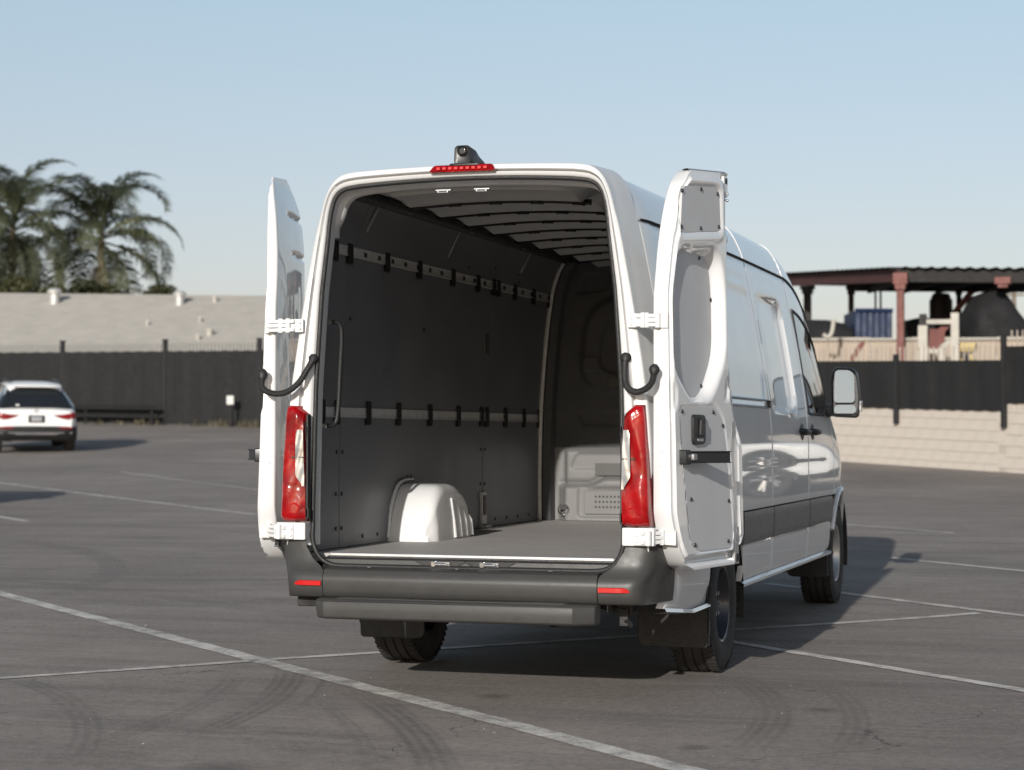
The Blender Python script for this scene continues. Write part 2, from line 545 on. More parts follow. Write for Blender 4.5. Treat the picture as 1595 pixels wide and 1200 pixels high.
ground_line('bay_line', (-13.5, 15.8), (-10.05, 12.86), .11, 'short stub of a bay line at the left edge')
ground_line('bay_line', (-1.5, 15.6), (1.2, 13.4), .08, 'faint far bay line in front of the block wall')

# ================================================================== background
def boards(name, c, **k): return simple(name, c, k.pop('rough', .7), **k)
M['screen'] = simple('black_fence_screen', (.0085, .0085, .009), .8, 0, 0, .25, 2.5, .1, .25, 40)
M['post'] = simple('dark_fence_post', (.020, .020, .021), .55, .2, 0, .2, 5)
M['roofing'] = simple('pale_roof_sheet', (.415, .388, .345), .85, 0, 0, .10, 1.6, .08, .3, 12)
M['stucco'] = simple('pale_stucco', (.45, .42, .38), .9, 0, 0, .06, 1.5, .05, .3, 30)
M['vent'] = simple('galvanised_vent', (.50, .49, .47), .5, .4, 0, .1, 6)
M['bark'] = simple('palm_trunk', (.20, .155, .115), .9, 0, 0, .3, 7, .05, .5, 25)
M['steel'] = simple('red_oxide_steel', (.15, .050, .040), .65, 0, 0, .22, 3, .1)
M['oxide'] = simple('dark_oxide_beam', (.055, .022, .020), .7, 0, 0, .2, 3, .1)
M['roofdark'] = simple('dark_corrugated_sheet', (.020, .018, .017), .7, .1, 0, .25, 2, .1)
M['blue'] = simple('blue_container_paint', (.006, .018, .058), .6, 0, 0, .25, 2, .1)
M['tarp'] = simple('black_tarpaulin', (.008, .008, .009), .85, 0, 0, .3, 1.5, .1, .6, 6)
M['beige'] = simple('beige_sheet', (.50, .435, .365), .75, 0, 0, .10, 1.2, .08)
M['whitesteel'] = simple('weathered_white_steel', (.40, .375, .33), .65, 0, 0, .12, 4)
M['yellow'] = simple('faded_yellow_paint', (.45, .35, .15), .6, 0, 0, .15, 5)
M['conc'] = simple('pale_block', (.47, .425, .375), .9, 0, 0, .10, 1.8, .05, .4, 45)
M['mortar'] = simple('mortar', (.40, .36, .315), .95, 0, 0, .1, 4)
M['sign'] = simple('white_sign_face', (.62, .62, .58), .6, 0, 0, .04, 4)
M['wood'] = simple('grey_timber', (.16, .13, .10), .85, 0, 0, .25, 5, .1)

def leaf_mat(name, a, b):
    t = NT(name)
    oi = t.n('ShaderNodeObjectInfo')
    p = t.obj()
    f = t.math('ADD', t.math('MULTIPLY', t.noise(p, 2.2, 3), .7), t.math('MULTIPLY', oi.outputs['Random'], .45))
    t.set(Base_Color=t.mix(t.ramp(f, .3, .95), a, b), Roughness=.55)
    tr = t.n('ShaderNodeBsdfTranslucent'); tr.inputs[0].default_value = rgb(.10, .12, .03)
    mx = t.n('ShaderNodeMixShader'); mx.inputs[0].default_value = .22
    t.l(t.b.outputs[0], mx.inputs[1]); t.l(tr.outputs[0], mx.inputs[2]); t.l(mx.outputs[0], t.out.inputs[0])
    return t.m
M['palm'] = leaf_mat('palm_leaf', rgb(.040, .050, .028), rgb(.135, .145, .080))
M['dead'] = leaf_mat('dry_palm_leaf', rgb(.10, .075, .045), rgb(.20, .155, .10))
M['shrub'] = leaf_mat('shrub_leaf', rgb(.030, .038, .014), rgb(.095, .085, .030))
M['weed'] = leaf_mat('dry_weed', rgb(.10, .085, .05), rgb(.20, .17, .11))

# fence line on the left: from far left to the corner, then the block wall runs off to the right
FA, FB = np.array([-46.0, 52.2]), np.array([-16.6, 44.55])
FD = (FB-FA)/np.linalg.norm(FB-FA); FN = np.array([FD[1], -FD[0]])   # towards the lot
FL = np.linalg.norm(FB-FA)
def on_fence(px, ahead=0.):
    """arc length along the left fence where a sight line meets it"""
    d = np.array(spot(px, 50))-np.array([CAM.x, CAM.y])
    A_ = np.array([[d[0], -FD[0]], [d[1], -FD[1]]])
    s_, t_ = np.linalg.solve(A_, FA-np.array([CAM.x, CAM.y]))
    return t_
def fence(name, label, A0, D0, L, h, post_at, post_h, base=0., screen_drop=.05, picket_h=.24, z0=None):
    fn = empty(name, (A0[0], A0[1], 0), math.atan2(D0[1], D0[0]))
    tag(fn, label, 'fence')
    def zb(s): return (gz(A0[1]+D0[1]*s) if z0 is None else z0)+base
    cuts = [0]+[p for p in post_at if 0 < p < L]+[L]
    for a, b in zip(cuts[:-1], cuts[1:]):
        m = MB(); n = 30; rows = []
        for k in range(n+1):
            s_ = a+.05+(b-a-.1)*k/n
            bul = .02*math.sin(k*.9)+.015*math.sin(k*2.3+a)
            rows.append([(s_, -.035+bul*math.sin(math.pi*q), zb(s_)+screen_drop+(h-screen_drop)*q+(0.012*math.sin(k*1.7) if q == 1 else 0)) for q in (0, .25, .5, .75, 1)])
        m.grid(rows)
        m.build('fence_screen', M['screen'], fn, 60)
    for p in post_at:
        m = MB(); m.box((p, 0, zb(p)+post_h/2-.1), (.12, .12, post_h+.2)); m.box((p, 0, zb(p)+post_h+.01), (.15, .15, .04)); m.build('post', M['post'], fn, 0, .008)
    m = MB()
    s_ = .08
    while s_ < L:
        m.box((s_, .02, zb(s_)+(h+picket_h)/2), (.022, .022, h+picket_h)); s_ += .145
    o = m.build('pickets', M['post'] if picket_h > .3 else M['pick'], fn, 0); o['kind'] = 'stuff'
    for zz in (.25, h-.05):
        m = MB()
        m.grid([[(s_, y_, zb(s_)+zz+q) for y_, q in ((-.0, -.025), (.045, -.025), (.045, .025), (0, .025))] for s_ in np.linspace(0, L, 30)], cv=True)
        m.build('rail', M['post'], fn, 0)
    return fn
M['pick'] = simple('grey_fence_tips', (.16, .15, .14), .7, 0, 0, .15, 5)
posts = [on_fence(p) for p in (-63, 97, 257, 404)]
step_ = posts[2]-posts[1]
posts = [posts[0]-step_]+posts+[posts[-1]+step_*k for k in (1, 2) if posts[-1]+step_*k < FL-.5]+[FL-.06]
posts = [p for p in posts if p > 0]
fence('screened_fence', 'long black screened steel fence behind the white car', FA, FD, FL, 2.28, posts, 2.62)
# dark guard rail in front of that fence
t0, t1 = on_fence(40), on_fence(262)
gr = empty('guard_rail', (0, 0, 0)); tag(gr, 'low dark double guard rail at the foot of the black fence', 'guard rail')
for zz in (.27, .52):
    m = MB(); m.grid([[tuple(FA+FD*s_+FN*(.45+o_))+(gz((FA+FD*s_)[1])+zz+q,) for o_, q in ((0, -.07), (.05, -.05), (.02, 0), (.05, .05), (0, .07))] for s_ in np.linspace(t0, t1, 16)]); m.build('beam', M['screen'], gr, 40)
for s_ in np.linspace(t0+.3, t1-.3, 3):
    p = FA+FD*s_+FN*.40; m = MB(); m.box((p[0], p[1], gz(p[1])+.26), (.06, .06, .54)); m.build('post', M['screen'], gr, 0, .01)
# small sign
t_ = on_fence(377); p = FA+FD*t_+FN*.5
sg = empty('sign', (p[0], p[1], gz(p[1])), math.atan2(FD[1], FD[0])); tag(sg, 'small blank white square sign on a dark post by the black fence', 'sign')
m = MB(); m.box((0, 0, .34), (.07, .07, .72)); m.build('post', M['post'], sg, 0, .005)
m = MB(); m.box((0, -.05, .80), (.26, .025, .26)); m.build('sign_face', M['sign'], sg, 0, .01)

# low building beyond the fence: only its roof slope shows
def low_building():
    Ld = 74.0
    xa, ya = spot(-420, Ld); xb, yb = spot(640, Ld)
    a, b = np.array([xa, ya]), np.array([xb, yb])
    d = (b-a)/np.linalg.norm(b-a); L = np.linalg.norm(b-a); n = np.array([-d[1], d[0]])
    rz = math.atan2(d[1], d[0])
    zr0, zr1 = zat(455.5, Ld+9), zat(463.5, Ld+9)
    bd = empty('low_building', (a[0], a[1], 0), rz)
    tag(bd, 'low pale building behind the black fence, its plain roof slope facing the lot', 'building')
    ze = zat(556, Ld+2)-.5
    zg_ = 1.2
    D = 9.0
    m = MB()
    m.prism([(0.3, zg_), (L-.3, zg_), (L-.3, ze), (.3, ze)], lambda s_, z: (s_, .5, z), lambda s_, z: (s_, 2*D-.5, z))
    m.build('wall', M['stucco'], bd, 0)
    m = MB()
    ns = 24
    F = []
    for k in range(ns+1):
        s_ = L*k/ns
        zr = zr0+(zr1-zr0)*k/ns
        F.append([(s_, 0, ze), (s_, D*.33, ze+(zr-ze)*.33), (s_, D*.66, ze+(zr-ze)*.66), (s_, D, zr), (s_, 2*D, ze)])
    m.grid(F)
    m.grid([[(p[0], p[1], p[2]-.14) for p in r] for r in F])
    m.grid([[r[0], (r[0][0], r[0][1], r[0][2]-.14)] for r in F])
    roof = m.build('roof', M['roofing'], bd, 0)
    # sheet seams on the slope
    for q in ():
        m = MB(); m.grid([[(L*k/12, D*q+o_, ze+((zr0+(zr1-zr0)*k/12)-ze)*q+.012+h_) for o_, h_ in ((-.10, .0), (.0, .012), (.03, .0))] for k in range(13)]); m.build('roof_seam', M['roofing'], roof, 0)
    inv = Matrix.Rotation(-rz, 2)
    def slope(px, q):
        # where a sight line crosses the slope at fraction q from the eave
        dd = np.array(spot(px, 50))-np.array([CAM.x, CAM.y])
        base = a+n*D*q
        A_ = np.array([[dd[0], -d[0]], [dd[1], -d[1]]])
        k_, s_ = np.linalg.solve(A_, base-np.array([CAM.x, CAM.y]))
        zr = zr0+(zr1-zr0)*s_/L
        return s_, D*q, ze+(zr-ze)*q
    for px, q, h, r in ((84, .86, .62, .20), (279, .86, .54, .18)):
        s_, y_, z_ = slope(px, q)
        v = empty('vent_pipe', (s_, y_, z_), 0, bd)
        m = MB(); m.lathe([(-.2, r), (h*.66, r)], (0, 0, 0), 'z', 20); m.build('pipe', M['vent'], v, 40)
        m = MB(); m.lathe([(h*.62, r*.9), (h*.62, r*1.45), (h*.80, r*1.5), (h*.95, r*1.0), (h, 0)], (0, 0, 0), 'z', 20); m.build('cap', M['vent'], v, 40)
    for px, q, h, r in ((334, .90, .22, .09), (229, .55, .22, .05), (311, .60, .2, .05), (326, .42, .24, .12), (308, .36, .2, .07)):
        s_, y_, z_ = slope(px, q)
        m = MB(); m.lathe([(-.15, r), (h*.7, r), (h*.7, r*1.3), (h, r*1.2), (h, 0)], (s_, y_, z_), 'z', 14); m.build('vent_stub', M['roofing'], bd, 40)
low_building()

# ------------------------------------------------------------------ palms
def frond_mesh(L, lift, droop, n=56, ll=.62, seed=0, twist=0.):
    rg = random.Random(seed)
    m = MB()
    pts = []
    x = z = 0.0; ang = lift
    for k in range(n+1):
        pts.append((x, z, ang))
        st = L/n
        x += st*math.cos(ang); z += st*math.sin(ang)
        ang -= droop/n*(.35+1.5*k/n)
    m.tube([(p[0], 0, p[1]) for p in pts[::4]], [.045*(1-.85*i/(len(pts[::4])-1)) for i in range(len(pts[::4]))], 5)
    for k in range(int(n*.13), n+1):
        t = k/n
        for sd in (1, -1):
            for rep in range(2):
                l = ll*(.35+1.0*math.sin(math.pi*min(1, .12+.86*t))**.8)*rg.uniform(.75, 1.15)
                px, pz, a = pts[k]
                px += rg.uniform(-.03, .03)
                d0 = Vector((math.cos(a)*.55, sd*(.85+rg.uniform(-.2, .2)), math.sin(a)*.55+.25+rg.uniform(-.25, .25))).normalized()
                p0 = Vector((px, 0, pz)); p1 = p0+d0*l*.5
                d1 = (d0+Vector((0, 0, -rg.uniform(.9, 1.7)))).normalized()
                p2 = p1+d1*l*.55
                wv = Vector((math.cos(a), 0, math.sin(a)))*.020
                m.add([p0-wv, p0+wv, p1+wv*1.2, p1-wv*1.2, p2], [(0, 1, 2, 3), (3, 2, 4)])
    return m
FROND = []
def palm(loc, trunk_h, label, nfr, scale, seed, lean=0., tr=.22, spread=(.95, -.75)):
    rg = random.Random(seed)
    t = empty('palm_tree', loc); tag(t, label, 'palm tree', 'palms beyond the low building')
    m = MB()
    rows = []
    for k in range(26):
        q = k/25
        rr = tr*(1.15-.35*q)*(1+.05*(k % 2))
        rows.append((lean*q*q, 0, trunk_h*q, rr))
    m.tube([r[:3] for r in rows], [r[3] for r in rows], 12)
    m.build('trunk', M['bark'], t, 60)
    m = MB(); m.tube([(lean, 0, trunk_h-.1), (lean+.02, 0, trunk_h+.55*scale), (lean+.03, 0, trunk_h+1.2*scale)], [tr*.75, tr*.62, tr*.2], 10); m.build('crownshaft', M['shaft'], t, 60)
    for k in range(nfr):
        src = FROND[k % len(FROND)]
        q = k/(nfr-1)
        lift = spread[0]+(spread[1]-spread[0])*q+rg.uniform(-.12, .12)
        az = k*2.399+rg.uniform(-.25, .25)
        o = bpy.data.objects.new('frond', src); col.objects.link(o); o.parent = t
        o.location = (lean+.03, 0, trunk_h+(1.0-.55*q)*scale)
        sc_ = scale*rg.uniform(.85, 1.12)
        o.rotation_euler = (rg.uniform(-.2, .2), -lift, az)
        o.scale = (sc_,)*3
    return t
M['shaft'] = simple('palm_crownshaft', (.17, .135, .085), .8, 0, 0, .25, 4)
for i, (L, lf, dr, ll) in enumerate(((4.1, .25, 1.9, .72), (4.4, .35, 2.4, .82), (3.8, .15, 1.7, .72), (4.3, .4, 2.7, .78))):
    mm = frond_mesh(L, lf, dr, 54, ll, i)
    me = bpy.data.meshes.new('frond'); me.from_pydata(mm.v, [], mm.f); me.materials.append(M['palm'])
    FROND.append(me)
def palm_at(px, depth, ztop, *a, **k):
    x, y = spot(px, depth)
    z0 = 1.3
    return palm((x, y, z0), ztop-z0, *a, **k)
pd = 97.0
p1 = palm_at(163, pd, zat(398, pd), 'tall queen palm with arching feathery fronds left of the open van', 20, 1.2, 3, lean=-.25, spread=(1.25, -.75))
p2 = palm_at(18, pd-2, zat(388, pd-2), 'palm at the left edge whose hanging fronds hide its trunk', 24, 1.12, 5, spread=(1.25, -1.1))
p3 = palm_at(-62, pd+3, zat(372, pd+3), 'palm cut by the left edge of the picture', 26, 1.15, 8, spread=(1.2, -1.0))
# dry hanging skirt on the middle palm
for k, (az, ln) in enumerate(((4.9, .55), (5.4, .6), (4.3, .5), (5.9, .45))):
    o = bpy.data.objects.new('dry_frond', FROND[1].copy()); o.data.materials.clear(); o.data.materials.append(M['dead']); col.objects.link(o); o.parent = p1
    o.location = (-.22, 0, zat(398, pd)-1.3-.35); o.rotation_euler = (0, 1.15, az); o.scale = (ln,)*3

def shrub(px, depth, w, h, label, seed, z0=1.2, hbase=0.):
    rg = np.random.default_rng(seed)
    x, y = spot(px, depth)
    t = empty('shrub', (x, y, z0)); tag(t, label, 'shrub', 'shrubs behind the roof of the low building')
    m = MB()
    m.tube([(0, 0, 0), (.1, 0, hbase+h*.5)], [.12, .05], 8)
    for k in range(6):
        a = k*1.05; m.tube([(0, 0, hbase*.8), (math.cos(a)*w*.3, math.sin(a)*w*.3, hbase+h*.6)], [.06, .02], 5)
    m.build('stems', M['bark'], t, 60)
    m = MB()
    cl = [(rg.normal(0, w*.26), rg.normal(0, w*.2), hbase+h*rg.uniform(.1, .8), rg.uniform(.25, .5)) for _ in range(26)]
    for cx, cy, cz, cr_ in cl:
        for k in range(130):
            v = rg.normal(0, 1, 3); v /= np.linalg.norm(v); v *= cr_*rg.uniform(.5, 1.15)
            p = Vector((cx+v[0], cy+v[1], cz+v[2]*.8))
            a = Vector(rg.normal(0, 1, 3)).normalized()*.11; b = a.cross(Vector(rg.normal(0, 1, 3))).normalized()*.045
            m.add([p-a, p+b, p+a, p-b], [(0, 1, 2, 3)])
    m.build('crown', M['shrub'], t, 0)
for px, dp, w, zt_, lb, sd in ((62, 87, 3.4, 428, 'brownish green shrub rising over the roof beside the left palms', 1), (118, 88, 3.2, 424, 'bushy shrub over the roof at the foot of the queen palm', 2), (8, 87, 3.2, 420, 'dark shrub over the roof at the left edge', 4), (250, 90, 1.6, 432, 'small dark shrub at the right end of the palms', 6), (152, 89, 2.2, 432, 'olive shrub behind the first roof vent', 9)):
    dp += 5; zz = zat(zt_, dp)
    shrub(px, dp, w, 2.6, lb, sd, 1.2, zz-1.2-2.6)

# ------------------------------------------------------------------ block wall on the right, with its fence
WA = FB.copy(); WD = np.array([.703, -.711]); WD /= np.linalg.norm(WD); WN = np.array([-WD[1]*-1, -WD[0]*1])
WN = np.array([WD[1], -WD[0]])
if WN @ (np.array([0, 0])-WA) < 0: WN = -WN
WL_ = 42.0
wall = empty('block_wall', (WA[0], WA[1], 0), math.atan2(WD[1], WD[0]))
tag(wall, 'low pale concrete block wall along the right side of the lot', 'wall')
def on_wall(px):
    d = np.array(spot(px, 50))-np.array([CAM.x, CAM.y])
    A_ = np.array([[d[0], -WD[0]], [d[1], -WD[1]]])
    s_, t_ = np.linalg.solve(A_, WA-np.array([CAM.x, CAM.y]))
    return t_
def wdepth(t_):
    p = WA+WD*t_
    return (Vector((p[0], p[1], 0))-CAM).dot(fw)
def wtop(t_): return gz((WA+WD*t_)[1])+1.10
sa, sb_ = on_wall(1215), on_wall(1640)
BH_, BL_ = .195, .40
step_at = on_wall(1563)
m = MB()
for a, b, ex in ((0, sa, 0), (sa, step_at, 0), (step_at, WL_, .14)):
    n = 20
    rows = [[(a+(b-a)*k/n, y_, z_) for y_, z_ in ((.0+.012*(ex >= 0), gz((WA+WD*(a+(b-a)*k/n))[1])-.3), (.012, wtop(a+(b-a)*k/n)+ex-.008), (.19, wtop(a+(b-a)*k/n)+ex-.008), (.19, gz((WA+WD*(a+(b-a)*k/n))[1])-.3))] for k in range(n+1)]
    m.grid(rows)
m.build('mortar_bed', M['mortar'], wall, 0)
blk = None
for cidx in range(7):
    s_ = sa-(BL_/2 if cidx % 2 else 0)
    while s_ < min(sb_, WL_):
        sc_ = s_+BL_/2
        ex = .14 if sc_ > step_at else 0
        zc = wtop(sc_)+ex-BH_*(cidx+.5)
        if zc > gz((WA+WD*sc_)[1])-.12:
            if blk is None:
                mb = MB(); mb.box((0, 0, 0), (BL_-.008, .20, BH_-.009)); blk = mb.build('block', M['conc'], wall, 0); o = blk
            else:
                o = share(blk, 'block', wall)
            o.location = (sc_, .10-(.004*(cidx == 2))+random.uniform(-.0025, .0025), zc)
            slope = (gz((WA+WD*(sc_+.2))[1])-gz((WA+WD*(sc_-.2))[1]))/.4
            o.rotation_euler = (0, -math.atan(slope), 0)
        s_ += BL_
# rest of the wall, past what the picture shows
m = MB()
for a, b in ((0, sa-.2), (sb_+.1, WL_)):
    if b <= a: continue
    n = 20; ex = .14 if a > step_at else 0
    m.grid([[(a+(b-a)*k/n, y_, z_) for y_, z_ in ((-.002, gz((WA+WD*(a+(b-a)*k/n))[1])-.3), (-.002, wtop(a+(b-a)*k/n)+ex), (.2, wtop(a+(b-a)*k/n)+ex))] for k in range(n+1)])
m.build('wall_run', M['conc'], wall, 0)

def wall_fence():
    fn = empty('wall_fence', (WA[0], WA[1], 0), math.atan2(WD[1], WD[0])); tag(fn, 'black screened fence standing on top of the pale block wall', 'fence')
    pst = [on_wall(p) for p in (1242, 1400, 1568)]
    st = pst[2]-pst[1]
    allp = sorted([p for p in pst]+[pst[0]-2.6*k for k in range(1, 20) if pst[0]-2.6*k > 0]+[pst[2]+2.6*k for k in range(1, 12) if pst[2]+2.6*k < WL_])
    cuts = [0.05]+allp+[WL_]
    for a, b in zip(cuts[:-1], cuts[1:]):
        tall = a >= pst[2]-.01
        m = MB(); rows = []
        for k in range(25):
            s_ = a+.04+(b-a-.08)*k/24
            zt_ = wtop(s_)+(.86 if not tall else 1.10); zb_ = wtop(s_)-.03+(.14 if tall else 0)
            bul = .025*math.sin(k*.8)+.02*math.sin(k*1.9+a)
            rows.append([(s_, -.05+bul*math.sin(math.pi*q), zb_+(zt_-zb_)*q+.010*math.sin(k*2.1+a)*(q == 0)) for q in (0, .25, .5, .75, 1)])
        m.grid(rows); m.build('fence_screen', M['screen'], fn, 60)
    for p in allp:
        lo, hi = -.32, (.98 if p < pst[2]-.1 else 1.33)
        m = MB(); m.box((p, -.065, wtop(p)+(lo+hi)/2), (.085, .085, hi-lo)); m.build('post', M['post'], fn, 0, .008)
    m = MB(); s_ = .1
    while s_ < WL_:
        hi = 1.12 if s_ < pst[2] else 1.38
        m.box((s_, .0, wtop(s_)+hi/2), (.02, .02, hi)); s_ += .14
    o = m.build('pickets', M['pick2'], fn, 0); o['kind'] = 'stuff'
    return pst
M['pick2'] = simple('beige_fence_tips', (.40, .34, .28), .7, 0, 0, .15, 5)
wp = wall_fence()

# ------------------------------------------------------------------ yard behind the wall
YD = 47.0
def P3(px, py, dp):
    x, y = spot(px, dp); return Vector((x, y, zat(py, dp)))
zyard = zat(612, YD)-.2
# raised yard floor
m = MB()
y0 = np.array(WA); 
m.grid([[tuple(WA+WD*s_-WN*o_)+(zyard if o_ > .3 else zyard,) for o_ in (.25, 20, 60)] for s_ in (0, WL_*.5, WL_)])
yf = m.build('yard_ground', simple('yard_dirt', (.20, .17, .14), .95, 0, 0, .15, .8), smooth=0)
tag(yf, 'dirt floor of the raised yard behind the block wall', None, kind='structure')
# beige corrugated sheet barrier
sh = empty('sheet_barrier', (0, 0, 0)); tag(sh, 'beige corrugated sheet barrier along the yard above the black screen', 'barrier')
a, b = P3(1225, 600, 46.4), P3(1620, 600, 45.6)
d = (b-a); d.z = 0; L = d.length; d.normalize(); nrm = Vector((d.y, -d.x, 0))
zt_, zl_ = zat(526, 46), zyard-.1
nseg = 6
for k in range(nseg):
    m = MB(); rows = []
    n = 48
    for i in range(n+1):
        s_ = L*(k+(i/n)*.992)/nseg
        p = a+d*s_+nrm*(.03*math.sin(i*math.pi*.5))
        rows.append([(p.x, p.y, zl_), (p.x, p.y, zt_+.03*(k % 2))])
    m.grid(rows); m.build('sheet', M['beige'], sh, 30)
m = MB(); m.tube([tuple(a+nrm*.05+Vector((0, 0, zt_-a.z-.02))), tuple(a+d*L+nrm*.05+Vector((0, 0, zt_-a.z-.02)))], .035, 6); m.build('top_rail', M['whitesteel'], sh, 40)

cp = empty('canopy', (0, 0, 0)); tag(cp, 'open steel canopy with red columns and dark sheet roof over the yard', 'canopy')
def beam(name, p, q, w, h, mat, par):
    p, q = Vector(p), Vector(q); d_ = q-p; L_ = d_.length
    rot = d_.to_track_quat('Y', 'Z').to_matrix()
    m = MB(); m.box((p+q)/2, (w, L_, h), rot)
    return m.build(name, mat, par, 0, .006)
cA, cB, cC = P3(1228, 436, 53.0), P3(1402, 428, 46.0), P3(1800, 430, 46.5)
# roof sheet, corrugated, in two wings
for nm, p, q, back in (('roof_sheet', cA, cB, 4.5), ('roof_sheet', cB, cC, 4.5)):
    d_ = (q-p); L_ = d_.length; d_.normalize(); nb = Vector((-d_.y, d_.x, 0)).normalized()
    if nb.dot(fw) < 0: nb = -nb
    m = MB(); n = int(L_/.075)
    rows = []
    for i in range(n+1):
        c = p+d_*(L_*i/n)
        wv = .03*math.sin(i*math.pi/2)
        rows.append([(c.x-nb.x*.25, c.y-nb.y*.25, c.z+.17+wv), (c.x+nb.x*back, c.y+nb.y*back, c.z+.20+wv)])
    m.grid(rows)
    m.build(nm, M['roofdark'], cp, 0)
    beam('fascia_beam', p, q, .12, .30, M['oxide'] if p is cA else M['roofdark'], cp)
    beam('rear_beam', p+nb*back*.9, q+nb*back*.9, .10, .14, M['roofdark'], cp)
    for k in range(7):
        c = p+d_*(L_*(k+.4)/7)
        beam('rafter', c-Vector((0, 0, .02)), c+nb*back*.9-Vector((0, 0, .02)), .08, .2, M['roofdark'], cp)
def column(px, dp, w, mat, y_top=440):
    p = P3(px, y_top, dp)
    o = empty('column', (p.x, p.y, zyard), 0, cp)
    m = MB()
    H_ = p.z-zyard
    for s_ in (-1, 1): m.box((s_*w*.42, 0, H_/2), (.02, w, H_))
    m.box((0, 0, H_/2), (w*.84, .05, H_)); 
    m.build('shaft', mat, o, 0, .004)
    m = MB(); m.box((0, 0, H_-.04), (w*1.9, w*1.3, .26)); m.box((0, 0, H_-.22), (w*1.4, w*1.1, .14)); m.build('capital', mat, o, 0, .01)
column(1403, 45.6, .17, M['steel'], 430)
column(1326, 51.0, .13, M['roofdark']); column(1258, 54.0, .2, M['roofdark'])
column(1494, 52.5, .13, M['roofdark']); column(1750, 46, .21, M['steel'])
o = P3(1563, 436, 45.7); m = MB(); m.box(o, (.36, .4, .16)); m.box(o-Vector((0, 0, .11)), (.22, .3, .10)); m.build('beam_bracket', M['steel'], cp, 0, .01)
beam('brace', P3(1486, 487, 50), P3(1518, 448, 50), .12, .14, M['steel'], cp)
beam('brace', P3(1326, 560, 44.6), P3(1345, 532, 44.6), .10, .10, M['steel'], cp)
beam('lattice_post', P3(1364, 500, 52), P3(1364, 445, 52), .05, .05, M['roofdark'], cp)
beam('lattice_post', P3(1372, 500, 52), P3(1372, 445, 52), .05, .05, M['roofdark'], cp)

# things stored in the yard
bn = empty('skip_container', (0, 0, 0)); tag(bn, 'dark blue steel container under the canopy left of the red column', 'container')
p0, p1_ = P3(1332, 524, 47.5), P3(1390, 524, 47.5)
d_ = (p1_-p0); d_.z = 0; L_ = d_.length; d_.normalize(); nb = Vector((-d_.y, d_.x, 0))
zt_ = zat(483, 47.5)
m = MB(); m.prism([(0, zyard), (L_, zyard), (L_, zt_), (0, zt_)], lambda s_, z: tuple(p0+d_*s_+Vector((0, 0, z-p0.z))), lambda s_, z: tuple(p0+d_*s_+nb*1.6+Vector((0, 0, z-p0.z)))); m.build('body', M['blue'], bn, 0, .02)
for k in range(6):
    c = p0+d_*(L_*(k+.5)/6); m = MB(); m.box((c.x-nb.x*.04, c.y-nb.y*.04, (zyard+zt_)/2), (.10, .10, zt_-zyard-.1)); m.build('rib', M['blue'], bn, 0, .01)
m = MB(); m.tube([tuple(p0-nb*.05+Vector((0, 0, zt_-p0.z))), tuple(p0+d_*L_-nb*.05+Vector((0, 0, zt_-p0.z)))], .06, 6); m.build('rim', M['blue'], bn, 40)

def lump(name, label, cat, cpx, dp, prof, depth_, mat, wob=.06, seed=0, zb=None):
    """covered bulk: a side outline in metres given thickness with rounded shoulders"""
    rg = np.random.default_rng(seed)
    c = P3(cpx, 500, dp); zb = zyard if zb is None else zb
    o = empty(name, (c.x, c.y, zb), math.atan2(rt2.y, rt2.x)); tag(o, label, cat)
    P = resample(prof, 60)
    rows = []
    for v in np.linspace(-1, 1, 17):
        k = (1-abs(v)**3.2)**.4 if abs(v) < 1 else 0
        cx = P[:, 0].mean()
        rows.append([(cx+(x-cx)*(.75+.25*k)+wob*.4*math.sin(z*6+v*4), v*depth_/2, z*(.55+.45*k)+wob*math.sin(x*4+v*5+seed)*k*.6) for x, z in P])
    m = MB(); m.grid(rows); m.build('cover', mat, o, 60)
    return o
lump('covered_vehicle', 'tall vehicle wrapped in black sheeting in the yard at the right', 'covered vehicle', 1548, 47, [(-.72, 0), (-.72, 1.7), (-.66, 2.15), (-.48, 2.45), (-.15, 2.58), (.12, 2.55), (.34, 2.32), (.5, 2.05), (.76, 1.7), (.86, 1.2), (.86, 0)], 2.2, M['tarp'], .07, 3)
lump('covered_heap', 'low heap under black sheeting left of the blue container', 'covered heap', 1288, 48, [(-.9, 0), (-.9, 1.6), (-.6, 1.9), (0, 1.95), (.5, 1.85), (.62, 1.1), (.62, 0)], 2.0, M['tarp'], .10, 5)
lump('covered_pallet', 'square load under black sheeting right of the red column', 'covered load', 1428, 49, [(-.36, 0), (-.36, 1.95), (-.2, 2.05), (.2, 2.1), (.36, 2.05), (.40, 1.0), (.40, 0)], 1.4, M['tarp'], .05, 6)
lump('dark_crate', 'dark brown crate between the white frame and the wrapped vehicle', 'crate', 1512, 49, [(-.45, 0), (-.45, 1.55), (-.40, 1.6), (.40, 1.6), (.45, 1.5), (.45, 0)], 1.2, M['wood'], .0, 8)
tk = empty('ribbed_tank', (0, 0, 0)); tag(tk, 'tall dark ribbed tank standing under the canopy', 'tank')
c = P3(1466, 480, 50.5); m = MB()
m.lathe([(zyard, .0), (zyard, .25), (zat(462, 50.5), .25), (zat(456, 50.5), .2), (zat(455, 50.5), 0)], (c.x, c.y, 0), 'z', 24); m.build('shell', M['roofdark'], tk, 40)
for k in range(8):
    an = k*math.pi/4; m = MB(); m.box((c.x+.255*math.cos(an), c.y+.255*math.sin(an), (zyard+zat(465, 50.5))/2), (.06, .06, zat(465, 50.5)-zyard), Matrix.Rotation(an, 3, 'Z')); m.build('rib', M['roofdark'], tk, 0)
